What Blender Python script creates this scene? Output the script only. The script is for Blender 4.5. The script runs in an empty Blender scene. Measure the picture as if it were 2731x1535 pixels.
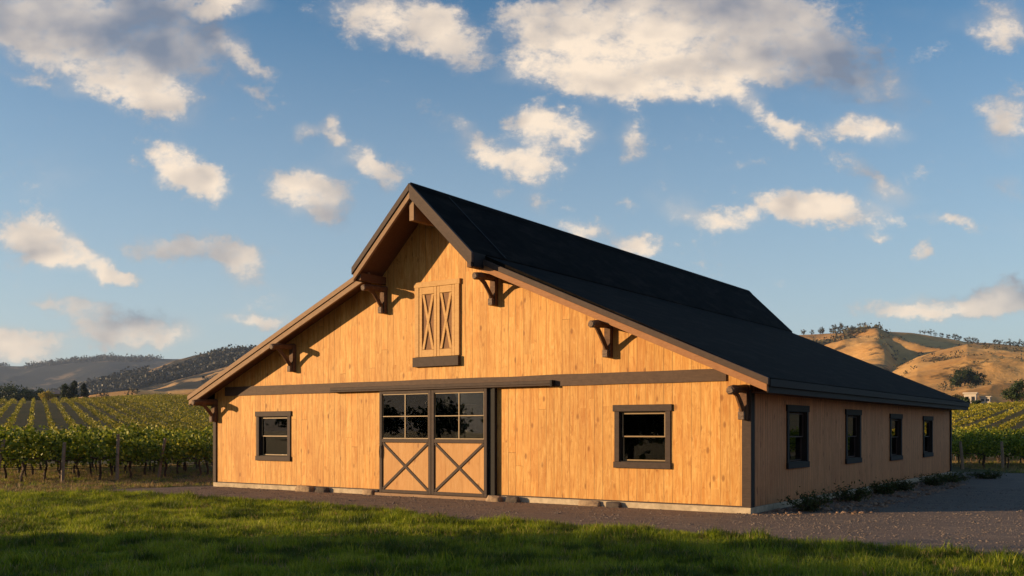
import bpy, math, random
import numpy as np
from mathutils import Vector, Matrix, noise, Euler
rng = np.random.default_rng(7); random.seed(7)
SC = bpy.context.scene
COL = SC.collection

# ---------------------------------------------------------------- camera
YAW = math.radians(34.695)
CS, SN = math.cos(YAW), math.sin(YAW)
CX, CY, CH = 6.94, -18.175, 1.65
cam = bpy.data.cameras.new('camera'); camo = bpy.data.objects.new('camera', cam); COL.objects.link(camo)
camo.location = (CX, CY, CH); camo.rotation_euler = (math.radians(90), 0, YAW)
cam.sensor_width = 36; cam.lens = 36 * 2439 / 2576; cam.shift_y = 0.1382
cam.clip_start = 0.1; cam.clip_end = 20000
SC.camera = camo
def W(x, z, h=0.0):            # metres right of / ahead of the viewpoint -> world
    return (CX + x * CS - z * SN, CY + x * SN + z * CS, h)

# ---------------------------------------------------------------- light
LD = Vector((1.1, 1.0, -0.235)).normalized()      # direction the sunlight travels
sun = bpy.data.lights.new('sun', 'SUN'); suno = bpy.data.objects.new('sun', sun); COL.objects.link(suno)
sun.energy = 5.0; sun.angle = math.radians(0.5); sun.color = (1.0, 0.70, 0.38)
suno.rotation_euler = LD.to_track_quat('-Z', 'Y').to_euler(); suno.location = (-20, -30, 30)
SC.view_settings.view_transform = 'Standard'; SC.view_settings.look = 'None'
SC.view_settings.gamma = 1.0; SC.view_settings.use_curve_mapping = False
SC.view_settings.exposure = 0.55
EXPO = 2 ** 0.55

# ---------------------------------------------------------------- node helper
class G:
    def __init__(s, nt): s.nt = nt
    def n(s, t, ins=None, **props):
        nd = s.nt.nodes.new('ShaderNode' + t)
        for k, v in props.items(): setattr(nd, k, v)
        for k, v in (ins or {}).items():
            sock = nd.inputs[k]
            if isinstance(v, bpy.types.NodeSocket): s.nt.links.new(v, sock)
            elif isinstance(v, bpy.types.Node): s.nt.links.new(v.outputs[0], sock)
            else: sock.default_value = v
        return nd
    def m(s, op, a, b=0.0, c=None, clamp=False):
        d = {0: a, 1: b}
        if c is not None: d[2] = c
        return s.n('Math', d, operation=op, use_clamp=clamp).outputs[0]
    def v(s, op, a, b=(0, 0, 0), scale=None):
        d = {0: a}
        if op != 'LENGTH': d[1] = b
        if scale is not None: d = {0: a, 'Scale': scale}
        nd = s.n('VectorMath', d, operation=op)
        return nd.outputs['Value'] if op in ('DOT_PRODUCT', 'LENGTH') else nd.outputs[0]
    def mr(s, val, a, b, c=0.0, d=1.0, smooth=False):
        return s.n('MapRange', {'Value': val, 'From Min': a, 'From Max': b, 'To Min': c, 'To Max': d},
                   interpolation_type='SMOOTHSTEP' if smooth else 'LINEAR').outputs[0]
    def noise(s, vec, scale, detail=4, rough=.55, dist=0.0):
        return s.n('TexNoise', {'Vector': vec, 'Scale': scale, 'Detail': detail, 'Roughness': rough, 'Distortion': dist})
    def mix(s, f, a, b, blend='MIX'):
        nd = s.n('Mix', data_type='RGBA', blend_type=blend)
        for i, v in ((0, f), (6, a), (7, b)):
            if isinstance(v, bpy.types.NodeSocket): s.nt.links.new(v, nd.inputs[i])
            else: nd.inputs[i].default_value = v if i == 0 else (*v[:3], 1)
        return nd.outputs[2]
    def xyz(s, vec): return s.n('SeparateXYZ', {0: vec}).outputs
    def cxyz(s, x, y, z=0.0): return s.n('CombineXYZ', {0: x, 1: y, 2: z}).outputs[0]

# ---------------------------------------------------------------- sky and clouds
wd = bpy.data.worlds.new('World'); SC.world = wd; wd.use_nodes = True
wd.node_tree.nodes.clear(); g = G(wd.node_tree)
to_sun = -LD
sky = g.n('TexSky', sky_type='NISHITA', sun_disc=False)
sky.sun_elevation = math.asin(to_sun.z); sky.sun_rotation = math.atan2(to_sun.x, to_sun.y)
sky.altitude = 100; sky.air_density = 1.0; sky.dust_density = 0.6; sky.ozone_density = 2.2
tc = g.n('TexCoord').outputs['Generated']
w_ = g.v('DOT_PRODUCT', tc, (-SN, CS, 0)); u_ = g.v('DOT_PRODUCT', tc, (CS, SN, 0)); v_ = g.xyz(tc)[2]
wc = g.m('MAXIMUM', w_, 0.05)
P = g.cxyz(g.m('DIVIDE', u_, wc), g.m('DIVIDE', v_, wc))
wn = g.noise(P, 20.0, 8, .62).outputs['Color']
wn2 = g.v('SCALE', g.v('SUBTRACT', wn, (.5, .5, .5)), scale=0.05)
Pd = g.v('ADD', P, wn2)
BL = [  # x, y, rx, ry, tilt, strength, grey
 (200,160,330,72,24,1.1,.3),(110,30,460,90,8,1.0,.95),(400,110,240,110,25,.8,1),(400,240,120,36,10,1,.0),(620,150,85,24,38,.8,.2),
 (560,8,120,28,0,.9,.1),(650,250,70,14,30,.35,.3),(60,200,120,16,25,.4,.3),
 (980,45,190,70,8,1,.15),(1140,110,100,60,30,.8,.3),(1640,120,360,105,2,1.5,-.15),(1850,50,330,110,0,1,.75),(1480,205,190,44,6,.85,.0),
 (1760,230,140,40,8,.9,-.1),(2020,140,230,90,12,.9,.8),(2210,220,150,45,15,.45,.6),(1430,40,260,60,0,.8,.5),
 (1400,330,140,60,12,1,-.05),(1340,420,110,42,8,1,0),(1180,330,95,30,25,.6,.2),(1595,345,42,56,10,.8,.05),(1230,385,80,26,10,.6,.1),
 (2165,330,110,34,6,1.05,.05),(1985,330,85,38,18,.85,.1),(1900,412,90,28,-10,.6,.3),(2200,445,115,28,27,.8,.25),(1890,270,90,30,25,.6,.2),
 (2060,520,200,48,5,1.25,-.05),(1800,550,120,38,8,.95,.0),(1480,578,80,30,8,.9,0),(1600,608,66,28,0,.9,0),(1265,490,38,18,0,.55,.2),
 (1345,500,32,26,0,.5,.2),(1580,510,34,13,0,.55,.1),(2530,300,70,80,25,.95,.2),(2525,65,80,65,0,1,.3),(2525,475,70,30,20,.5,.4),
 (2400,560,100,24,10,.7,.15),(2330,632,38,32,-15,.75,.05),(2210,594,36,14,10,.6,.1),(2340,772,200,28,-2,1.1,.1),(2530,752,150,50,-6,1.1,.9),
 (440,420,80,58,35,1.1,0),(530,470,70,40,25,.95,.05),(760,485,110,58,12,1.15,.1),(835,520,50,60,40,.55,.8),
 (768,330,42,28,0,.85,.1),(836,335,34,38,0,.75,.15),(935,415,80,32,35,.85,.2),(975,455,45,40,0,.5,.8),
 (90,600,140,52,12,1.1,.15),(210,655,130,36,25,.95,.1),(310,690,70,15,8,.85,.1),(480,620,190,34,0,1.05,.55),(600,655,66,48,25,1,.1),
 (645,800,90,20,0,.9,.25),(270,795,190,46,10,.9,.75),(320,850,170,38,2,1,.1),(50,870,110,44,0,1.1,.1),(110,755,70,16,5,.55,.8)]
tot = None; gr = None
for (x, y, rx, ry, rot, st, gy) in BL:
    mp = g.n('Mapping', {'Vector': Pd, 'Location': ((x - 1288) / 2439, (1080 - y) / 2439, 0), 'Rotation': (0, 0, -math.radians(rot)),
                         'Scale': (rx / 2439 * 1.5, ry / 2439 * 1.6, 1)}, vector_type='TEXTURE')
    l = g.v('LENGTH', mp.outputs[0])
    e = g.mr(l, 1.0, 0.0, 0.0, st * 1.25, True)
    tot = e if tot is None else g.m('ADD', tot, e)
    gr = g.m('MULTIPLY', e, gy) if gr is None else g.m('MULTIPLY_ADD', e, gy, gr)
Pst = g.n('Mapping', {'Vector': P, 'Scale': (1, 1.45, 1)}).outputs[0]
f1 = g.noise(Pst, 17.0, 12, .7, .1).outputs[0]
fm = g.noise(Pst, 46.0, 6, .6, .5).outputs[0]
s1 = g.noise(Pst, 9.0, 3.5, .5).outputs[0]
s2 = g.noise(g.v('ADD', Pst, (0.02, -0.024, 0)), 9.0, 3.5, .5).outputs[0]
tt = g.m('MINIMUM', tot, 1.3)
dm = g.m('ADD', g.m('ADD', tt, g.m('MULTIPLY', g.m('SUBTRACT', f1, .5), 3.9)), g.m('MULTIPLY', g.m('SUBTRACT', fm, .5), .9))
dm = g.m('ADD', dm, .07)
core = g.mr(dm, .38, 1.5, 0, 1, True)
veil = g.mr(g.m('ADD', tt, g.m('MULTIPLY', g.m('SUBTRACT', s1, .5), 1.9)), .1, 1.3, 0, .42, True)
dens = g.m('SUBTRACT', 1.0, g.m('MULTIPLY', g.m('SUBTRACT', 1.0, core), g.m('SUBTRACT', 1.0, veil)))
tcs = g.v('SCALE', tc, scale=1.0)
fb = g.noise(g.n('Mapping', {'Vector': tcs, 'Scale': (1, 1, 2.2)}).outputs[0], 3.2, 7, .6, .3).outputs[0]
back = g.mr(w_, .12, .0, 0, 1)
dens_b = g.m('MULTIPLY', g.m('MAXIMUM', g.mr(fb, .5, .7, 0, .9, True), g.mr(v_, .45, .12, 0, .93, True)), back)  # unseen grey cloud bank added behind the viewpoint, dims glass reflections and warm fill
dens = g.m('MAXIMUM', g.m('MULTIPLY', dens, g.mr(w_, .05, .2)), dens_b)
grn = g.m('DIVIDE', gr, g.m('MAXIMUM', tot, .25))
thick = g.mr(dm, .5, 1.6)
lit = g.m('SUBTRACT', .95, g.m('MULTIPLY', g.m('MULTIPLY', grn, 1.0), g.mr(s1, .35, .62, .35, 1.15)))
lit = g.m('ADD', lit, g.m('MULTIPLY', g.m('SUBTRACT', s2, s1), -2.6))
lit = g.m('SUBTRACT', lit, g.m('MULTIPLY', g.m('SUBTRACT', f1, .45), .3))
lit = g.m('MULTIPLY', lit, g.mr(core, 0, .6, .6, 1), clamp=True)
k = 1 / EXPO
cl = g.mix(lit, (.225 * k, .245 * k, .305 * k), (1.05 * k, .865 * k, .675 * k))
hs = g.n('HueSaturation', {'Saturation': 1.28, 'Color': sky.outputs[0]}).outputs[0]
skc = g.mix(1.0, hs, (.12, .12, .12), 'MULTIPLY')
skc = g.mix(g.mr(v_, .42, .0, 0, .72), skc, (.56 * k, .645 * k, .75 * k))
cl = g.mix(back, cl, (.34 * k, .315 * k, .30 * k))
skc = g.mix(g.m('MULTIPLY', dens, g.m('SUBTRACT', .97, g.m('MULTIPLY', grn, .2))), skc, cl)
bg = g.n('Background', {'Color': skc, 'Strength': 1.0}); g.n('OutputWorld', {'Surface': bg.outputs[0]})

# ---------------------------------------------------------------- materials
def mat(name, rough=.8, spec=.3):
    m = bpy.data.materials.new(name); m.use_nodes = True; nt = m.node_tree; nt.nodes.clear(); q = G(nt)
    b = q.n('BsdfPrincipled', {'Roughness': rough, 'Specular IOR Level': spec}); q.n('OutputMaterial', {'Surface': b.outputs[0]})
    q.b = b; q.co = q.n('TexCoord').outputs['Object']
    return m, q
def setc(q, c, name='Base Color'):
    if isinstance(c, bpy.types.NodeSocket): q.nt.links.new(c, q.b.inputs[name])
    else: q.b.inputs[name].default_value = c
def bump(q, h, st=.3, dist=.01):
    b = q.n('Bump', {'Height': h, 'Strength': st, 'Distance': dist}); q.nt.links.new(b.outputs[0], q.b.inputs['Normal'])

def siding(name, ax, c1, c2, c3, bw=.205, seamd=.42, joints=True):
    m, q = mat(name, .62, .25)
    o = q.xyz(q.co); a = o[ax]; z = o[2]
    wob = q.m('MULTIPLY', q.m('SUBTRACT', q.noise(q.co, .5, 2).outputs[0], .5), .03)
    a2 = q.m('DIVIDE', q.m('ADD', a, wob), bw)
    idx = q.m('FLOOR', a2); fr = q.m('SUBTRACT', a2, idx)
    r = q.n('TexWhiteNoise', {'W': idx}, noise_dimensions='1D').outputs['Value']
    zj = q.m('DIVIDE', q.m('ADD', z, q.m('MULTIPLY', r, 9.0)), 3.1)
    ji = q.m('FLOOR', zj); jf = q.m('SUBTRACT', zj, ji)
    r2 = q.n('TexWhiteNoise', {'W': q.m('ADD', idx, q.m('MULTIPLY', ji, 17.3))}, noise_dimensions='1D').outputs['Value']
    gv = q.cxyz(q.m('MULTIPLY', a, 14.0), q.m('MULTIPLY', r2, 40.0), q.m('MULTIPLY', z, 1.1))
    g1 = q.noise(gv, 1.0, 6, .6, 1.2).outputs[0]
    gv2 = q.cxyz(q.m('MULTIPLY', a, 60.0), q.m('MULTIPLY', r2, 90.0), q.m('MULTIPLY', z, 2.0))
    g2 = q.noise(gv2, 1.0, 4, .6, .6).outputs[0]
    blot = q.noise(q.cxyz(q.m('MULTIPLY', a, 1.5), r2, q.m('MULTIPLY', z, .9)), 1.0, 4, .6).outputs[0]
    c = q.mix(q.mr(g1, .36, .64), c1, c2)
    c = q.mix(q.m('MULTIPLY', q.mr(g2, .48, .74), .6), c, c3)
    gs_ = q.noise(q.cxyz(q.m('MULTIPLY', a, 7.0), q.m('MULTIPLY', r2, 23.0), q.m('MULTIPLY', z, 2.6)), 1.0, 5, .65, 2.2).outputs[0]
    c = q.mix(q.mr(gs_, .56, .7, 0, .5), c, (c1[0] * 1.12, c1[1] * 1.2, c1[2] * 1.5))
    c = q.mix(q.mr(gs_, .44, .32, 0, .45), c, c3)
    c = q.mix(q.mr(blot, .5, .8, 0, .45), c, (c3[0] * 1.15, c3[1] * .95, c3[2] * .8))
    tone = q.mr(r2, 0, 1, .91, 1.07)
    c = q.mix(1.0, c, q.cxyz(tone, tone, tone), 'MULTIPLY')
    # knots
    kv = q.cxyz(q.m('MULTIPLY', a, 4.2), q.m('MULTIPLY', r2, 3.0), q.m('MULTIPLY', z, 2.1))
    vo = q.n('TexVoronoi', {'Vector': kv, 'Scale': 1.0, 'Randomness': 1.0})
    kr = q.xyz(vo.outputs['Color'])[0]
    kd = q.m('ADD', vo.outputs['Distance'], q.m('MULTIPLY', q.m('SUBTRACT', g1, .5), .12))
    kn = q.m('MULTIPLY', q.mr(kd, .2, .07, 0, 1, True), q.m('GREATER_THAN', kr, .3))
    c = q.mix(q.m('MULTIPLY', kn, .62), c, (c3[0] * .45, c3[1] * .32, c3[2] * .25))
    # seams
    sr = q.n('TexWhiteNoise', {'W': q.m('ADD', idx, 71.0)}, noise_dimensions='1D').outputs['Value']
    sw = q.m('MULTIPLY', q.mr(q.noise(q.cxyz(sr, 0.0, z), 1.3, 3).outputs[0], .35, .65, .012, .05), q.mr(sr, .0, 1, .55, 1.3))
    ed = q.m('MINIMUM', fr, q.m('SUBTRACT', 1.0, fr))
    seam = q.m('LESS_THAN', ed, sw)
    if joints: seam = q.m('MAXIMUM', seam, q.m('MULTIPLY', q.m('LESS_THAN', jf, .0028), q.m('GREATER_THAN', r2, .8)))
    c = q.mix(q.m('MULTIPLY', seam, q.mr(sr, 0, 1, seamd * .6, seamd * 1.7)), c, (.10, .05, .02))
    setc(q, c)
    h = q.m('SUBTRACT', q.m('MULTIPLY', g2, .25), q.m('MULTIPLY', seam, 1.2))
    bump(q, h, .45, .007)
    return m
M = {}
M['front_siding'] = siding('pine_siding', 0, (.70, .39, .115), (.54, .24, .05), (.33, .115, .022))
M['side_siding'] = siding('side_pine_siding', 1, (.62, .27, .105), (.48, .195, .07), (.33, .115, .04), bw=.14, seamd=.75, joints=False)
M['door_wood'] = siding('door_pine', 0, (.56, .30, .11), (.50, .25, .08), (.42, .19, .055), bw=.5, seamd=.1, joints=False)

def woodm(name, c, c2, rough=.7, sc=1.0, amt=.6):
    m, q = mat(name, rough, .25)
    tcg = q.co
    n1 = q.noise(q.n('Mapping', {'Vector': tcg, 'Scale': (9 * sc, 9 * sc, 9 * sc)}).outputs[0], 1.0, 5, .6, .8).outputs[0]
    n2 = q.noise(q.n('Mapping', {'Vector': tcg, 'Scale': (6, 40, 55)}).outputs[0], 1.0, 4, .6, .3).outputs[0]
    col = q.mix(q.m('MULTIPLY', q.mr(q.m('ADD', q.m('MULTIPLY', n1, .5), q.m('MULTIPLY', n2, .5)), .4, .62), amt), c, c2)
    setc(q, col); bump(q, n2, .25, .004)
    return m
M['trim'] = woodm('brown_trim', (.066, .043, .034), (.034, .022, .018))
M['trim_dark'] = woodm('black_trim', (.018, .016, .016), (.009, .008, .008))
M['band'] = woodm('belt_wood', (.105, .064, .044), (.055, .033, .024))
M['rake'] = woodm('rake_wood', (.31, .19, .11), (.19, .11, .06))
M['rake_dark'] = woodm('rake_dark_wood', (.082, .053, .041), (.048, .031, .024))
M['rake_bounce'] = woodm('rake_bounce_wood', (.36, .17, .075), (.26, .11, .045))  # orange bounce light under the soffit, put into the board colour
M['loft'] = woodm('loft_wood', (.60, .355, .14), (.44, .23, .08))
M['loft_back'] = woodm('loft_back_wood', (.25, .12, .05), (.15, .07, .03))
M['bracket'] = woodm('bracket_timber', (.16, .082, .042), (.07, .034, .02), amt=.9)
M['bracket_end'] = woodm('bracket_end_grain', (.25, .17, .12), (.06, .035, .025), sc=4, amt=1)
M['soffit'] = woodm('soffit_boards', (.14, .065, .033), (.08, .035, .018))
M['sash'] = woodm('sash_metal', (.30, .20, .10), (.22, .14, .07), rough=.45)
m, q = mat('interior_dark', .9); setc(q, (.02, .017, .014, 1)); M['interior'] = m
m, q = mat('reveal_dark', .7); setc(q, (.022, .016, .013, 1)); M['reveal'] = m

m, q = mat('black_shingles', .9, .06)
o = q.xyz(q.co)
sl = q.m('MULTIPLY', q.m('ADD', q.m('ABSOLUTE', q.m('ADD', o[0], 7.85)), 0.0), 6.5)
row = q.m('FLOOR', sl)
rr = q.n('TexWhiteNoise', {'W': row}, noise_dimensions='1D').outputs['Value']
tb = q.m('FLOOR', q.m('ADD', q.m('MULTIPLY', o[1], 3.3), q.m('MULTIPLY', rr, 7)))
tr = q.n('TexWhiteNoise', {'Vector': q.cxyz(row, tb, 0.0)}, noise_dimensions='3D').outputs['Value']
ns = q.noise(q.co, 60, 3).outputs[0]
setc(q, q.mix(q.m('ADD', q.m('MULTIPLY', tr, .6), q.m('MULTIPLY', ns, .4)), (.003, .0023, .002), (.010, .008, .0068)))
mo = q.noise(q.cxyz(q.m('MULTIPLY', o[0], 3.0), q.m('MULTIPLY', o[1], .8), o[2]), 1.0, 5, .7, .4).outputs[0]
c0 = q.mix(q.m('ADD', q.m('MULTIPLY', tr, .6), q.m('MULTIPLY', ns, .4)), (.0035, .0024, .0016), (.012, .0088, .0066))
setc(q, q.mix(q.mr(mo, .5, .64, 0, .75), c0, (.022, .0165, .0125)))
bump(q, q.m('ADD', q.m('SUBTRACT', sl, row), q.m('MULTIPLY', tr, .8)), .8, .02)
M['roof'] = m

m, q = mat('concrete', .9, .2)
n = q.noise(q.co, 7, 7, .65).outputs[0]; n2 = q.noise(q.co, 1.3, 4).outputs[0]
c = q.mix(q.mr(n, .35, .7), (.56, .45, .31), (.36, .28, .19)); c = q.mix(q.mr(n2, .5, .75, 0, .4), c, (.17, .12, .08))
setc(q, c); bump(q, n, .5, .015); M['concrete'] = m
m, q = mat('rock', .9, .2)
n = q.noise(q.co, 9, 7, .65).outputs[0]
setc(q, q.mix(q.mr(n, .3, .7), (.42, .30, .19), (.18, .12, .08))); bump(q, n, .7, .03); M['rock'] = m
m, q = mat('dark_rock', .9, .2)
n = q.noise(q.co, 9, 7, .65).outputs[0]
setc(q, q.mix(q.mr(n, .3, .7), (.05, .045, .045), (.12, .09, .07))); bump(q, n, .7, .03); M['dark_rock'] = m

# glass: clear pane with a real mirror-like coat reflection
def glass(name, ior):
    m, q = mat(name)
    q.nt.nodes.remove(q.b)
    fr = q.n('Fresnel', {'IOR': ior}).outputs[0]
    nz = q.n('Bump', {'Height': q.noise(q.co, 1.3, 1).outputs[0], 'Strength': .1, 'Distance': .012})
    gl = q.n('BsdfGlossy', {'Roughness': .01, 'Color': (.95, .95, .95, 1), 'Normal': nz.outputs[0]})
    tr = q.n('BsdfTransparent', {'Color': (.55, .55, .52, 1)})
    mx = q.n('MixShader', {0: fr, 1: tr.outputs[0], 2: gl.outputs[0]})
    q.nt.links.new(mx.outputs[0], q.nt.nodes['Material Output'].inputs[0])
    return m
M['glass'] = glass('window_glass', 1.62)
M['glass_coated'] = glass('coated_window_glass', 3.2)

def leafm(name, a, b, c, tl=.35, rough=.5):
    m, q = mat(name, rough, .3)
    gi = q.n('NewGeometry').outputs['Random Per Island']
    ob = q.n('ObjectInfo').outputs['Random']
    col = q.mix(q.mr(gi, 0, .75), a, b); col = q.mix(q.mr(gi, .8, 1.0, 0, 1), col, c)
    tn = q.mr(ob, 0, 1, .8, 1.15); col = q.mix(1.0, col, q.cxyz(tn, tn, tn), 'MULTIPLY')
    setc(q, col)
    t = q.n('BsdfTranslucent', {'Color': col})
    mx = q.n('MixShader', {0: tl, 1: q.b.outputs[0], 2: t.outputs[0]})
    q.nt.links.new(mx.outputs[0], q.nt.nodes['Material Output'].inputs[0])
    return m
M['vine_leaf'] = leafm('vine_leaves', (.05, .08, .006), (.26, .29, .018), (.62, .52, .07))
M['scrub_leaf'] = leafm('scrub_leaves', (.02, .02, .013), (.036, .033, .018), (.06, .05, .028), .1)
M['row_leaf'] = leafm('row_leaves', (.10, .11, .008), (.34, .29, .018), (.58, .42, .05), .3)
M['tree_leaf'] = leafm('tree_leaves', (.025, .045, .012), (.05, .075, .018), (.09, .11, .03), .2)
M['oak_leaf'] = leafm('oak_leaves', (.05, .05, .025), (.10, .085, .04), (.17, .13, .06), .2)
M['cypress_leaf'] = leafm('cypress_leaves', (.015, .028, .01), (.03, .045, .014), (.06, .07, .02), .1)
M['yellow_leaf'] = leafm("yellow_bush_leaves", (.42, .34, .04), (.6, .45, .06), (.7, .5, .08), .3)
M['grass_blade'] = leafm('grass_blades', (.13, .19, .006), (.29, .35, .012), (.48, .43, .06), .45)
M['straw'] = leafm('dry_grass_blades', (.30, .20, .08), (.42, .28, .12), (.18, .17, .04), .35)
M['weed_leaf'] = leafm('weed_leaves', (.035, .06, .015), (.07, .09, .02), (.16, .13, .05), .3)
M['bark'] = woodm('bark', (.11, .07, .045), (.04, .026, .018), sc=1.5, amt=1)
M['post_wood'] = woodm('weathered_post', (.34, .25, .17), (.18, .12, .075), sc=1.2, amt=1)

gm_ = M['grass_blade'].node_tree; q = G(gm_)
pn = q.noise(q.n('NewGeometry').outputs['Position'], .9, 5, .65).outputs[0]
pb = [n for n in gm_.nodes if n.type == 'BSDF_PRINCIPLED'][0]; pt_ = [n for n in gm_.nodes if n.type == 'BSDF_TRANSLUCENT'][0]
src = pb.inputs['Base Color'].links[0].from_socket
c_ = q.mix(q.mr(pn, .52, .68, 0, .75), src, (.46, .46, .05)); c_ = q.mix(q.mr(pn, .51, .42, 0, .85), c_, (.045, .075, .009))
gm_.links.new(c_, pb.inputs['Base Color']); gm_.links.new(c_, pt_.inputs['Color'])
def groundm(name, cols, scales, bs=.4, bd=.03, rough=.95, th=(.42, .6)):
    m, q = mat(name, rough, .1)
    c = None
    n1 = q.noise(q.co, scales[0], 6, .6).outputs[0]; n2 = q.noise(q.co, scales[1], 6, .65).outputs[0]; n3 = q.noise(q.co, scales[2], 5, .6).outputs[0]
    c = q.mix(q.mr(n1, *th), cols[0], cols[1]); c = q.mix(q.mr(n2, .45, .62), c, cols[2]); c = q.mix(q.mr(n3, .5, .75, 0, .7), c, cols[3])
    setc(q, c); bump(q, q.m('ADD', n2, n3), bs, bd)
    return m
M['ground'] = groundm('dry_ground', [(.125, .085, .038), (.085, .065, .026), (.075, .08, .02), (.20, .135, .06)], (.06, .7, 6))
M['lawn'] = groundm('lawn_soil', [(.09, .12, .012), (.13, .16, .016), (.07, .08, .012), (.16, .15, .03)], (.4, 3, 30))
m, q = mat('drive_gravel', .9, .2)
n1 = q.noise(q.co, .5, 5, .6).outputs[0]; n2 = q.noise(q.co, 28, 6, .7).outputs[0]
vo = q.n('TexVoronoi', {'Vector': q.co, 'Scale': 60.0}); vr = q.xyz(vo.outputs['Color'])[0]
nm = q.noise(q.n('Mapping', {'Vector': q.co, 'Rotation': (0, 0, YAW), 'Scale': (1.2, 5, 1)}).outputs[0], 1.0, 6, .7, .5).outputs[0]
c = q.mix(vr, (.17, .12, .09), (.28, .20, .145)); c = q.mix(q.mr(n2, .4, .65), c, (.13, .095, .075))
c = q.mix(q.mr(nm, .5, .72, 0, .7), c, (.34, .245, .165)); c = q.mix(q.mr(n1, .5, .75, 0, .5), c, (.12, .09, .07))
setc(q, c); bump(q, q.m('ADD', q.m('MULTIPLY', vo.outputs['Distance'], 1.0), q.m('ADD', n2, q.m('MULTIPLY', nm, 2.0))), .6, .02)
M['drive'] = m
def hillm(name, gold, gold2, scrub, sc_amt, freq=.012):
    m, q = mat(name, .95, .05)
    z = q.xyz(q.co)[2]
    n1 = q.noise(q.co, freq, 7, .62, .5).outputs[0]; n2 = q.noise(q.co, freq * 6, 6, .65).outputs[0]; n3 = q.noise(q.co, freq * 1.7, 8, .6).outputs[0]
    c = q.mix(q.mr(n1, .4, .6), gold, gold2)
    c = q.mix(q.mr(n2, .56, .7, 0, .5), c, (gold2[0] * .55, gold2[1] * .5, gold2[2] * .5))
    mk = q.mr(q.m('ADD', n3, q.m('MULTIPLY', n2, .25)), .72 - sc_amt, .78 - sc_amt, 0, 1)
    c = q.mix(mk, c, scrub)
    setc(q, c); bump(q, q.m('ADD', n1, q.m('MULTIPLY', n2, .3)), .6, 8)
    return m
M['hill_gold'] = hillm('golden_grass_hill', (.68, .39, .135), (.46, .235, .075), (.12, .08, .035), .0)
M['hill_scrub'] = hillm('scrub_hill', (.60, .36, .15), (.36, .22, .10), (.05, .045, .03), .17, .006)
M['hill_far'] = hillm('far_scrub_hill', (.22, .15, .085), (.13, .10, .065), (.035, .036, .033), .2, .0035)
m, q = mat('white_plaster', .8); setc(q, (.62, .52, .42, 1)); M['plaster'] = m
m, q = mat('ochre_wall', .8); setc(q, (.45, .36, .12, 1)); M['ochre'] = m
m, q = mat('grey_roof', .8); setc(q, (.13, .11, .11, 1)); M['grey_roof'] = m
m, q = mat('steel_wire', .4); setc(q, (.2, .19, .18, 1)); M['wire'] = m
m, q = mat('dark_pane', .2, .5); setc(q, (.03, .03, .035, 1)); M['pane'] = m

# ---------------------------------------------------------------- mesh helpers
class MB:
    def __init__(s): s.v = []; s.f = []
    def add(s, vs, fs):
        o = len(s.v); s.v += [tuple(p) for p in vs]; s.f += [tuple(i + o for i in f) for f in fs]
    def box(s, x0, x1, y0, y1, z0, z1):
        if x0 > x1: x0, x1 = x1, x0
        if y0 > y1: y0, y1 = y1, y0
        if z0 > z1: z0, z1 = z1, z0
        s.add([(x0,y0,z0),(x1,y0,z0),(x1,y1,z0),(x0,y1,z0),(x0,y0,z1),(x1,y0,z1),(x1,y1,z1),(x0,y1,z1)],
              [(0,3,2,1),(4,5,6,7),(0,1,5,4),(1,2,6,5),(2,3,7,6),(3,0,4,7)])
        return s
    def prism(s, pts, y0, y1):      # pts (x,z) outline anticlockwise seen from -y
        n = len(pts)
        s.add([(x, y0, z) for x, z in pts] + [(x, y1, z) for x, z in pts],
              [tuple(range(n)), tuple(reversed(range(n, 2 * n)))] + [(i, i + n, (i + 1) % n + n, (i + 1) % n) for i in range(n)])
        return s
    def bar(s, a, b, w, h, up=(0, 0, 1)):
        a = Vector(a); b = Vector(b); d = (b - a).normalized(); r = d.cross(Vector(up)).normalized(); u = r.cross(d)
        vs = []
        for p in (a, b):
            for i, j in ((-1, -1), (1, -1), (1, 1), (-1, 1)): vs.append(p + r * (w / 2 * i) + u * (h / 2 * j))
        s.add(vs, [(3, 2, 1, 0), (4, 5, 6, 7), (0, 1, 5, 4), (1, 2, 6, 5), (2, 3, 7, 6), (3, 0, 4, 7)])
        return s
    def tube(s, pts, rads, n=7, jit=0.0):
        pts = [Vector(p) for p in pts]; o = len(s.v)
        for i, p in enumerate(pts):
            d = (pts[min(i + 1, len(pts) - 1)] - pts[max(i - 1, 0)]).normalized()
            r = d.cross(Vector((0.13, 0.9, 0.37))).normalized(); u = r.cross(d)
            for k in range(n):
                a = 2 * math.pi * k / n; rr = rads[i] * (1 + random.uniform(-jit, jit))
                s.v.append(tuple(p + r * math.cos(a) * rr + u * math.sin(a) * rr))
        for i in range(len(pts) - 1):
            for k in range(n):
                a = o + i * n + k; b = o + i * n + (k + 1) % n
                s.f.append((a, b, b + n, a + n))
        s.f.append(tuple(o + k for k in reversed(range(n)))); e = o + (len(pts) - 1) * n; s.f.append(tuple(e + k for k in range(n)))
        return s
    def mesh(s, name):
        me = bpy.data.meshes.new(name); me.from_pydata(s.v, [], s.f); me.update(); return me
def link(name, me, m, parent=None, bevel=0.0, smooth=False):
    if m is not None: me.materials.append(m) if not me.materials else None
    o = bpy.data.objects.new(name, me); COL.objects.link(o)
    if parent is not None: o.parent = parent
    if bevel: b = o.modifiers.new('bevel', 'BEVEL'); b.width = bevel; b.segments = 1; b.limit_method = 'ANGLE'
    if smooth: me.polygons.foreach_set('use_smooth', [True] * len(me.polygons))
    return o
def ob(name, mb, m, parent=None, bevel=0.0, smooth=False): return link(name, mb.mesh(name), m, parent, bevel, smooth)
def tag(o, label=None, cat=None, group=None, kind=None):
    if label: o['label'] = label
    if cat: o['category'] = cat
    if group: o['group'] = group
    if kind: o['kind'] = kind
    return o
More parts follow.
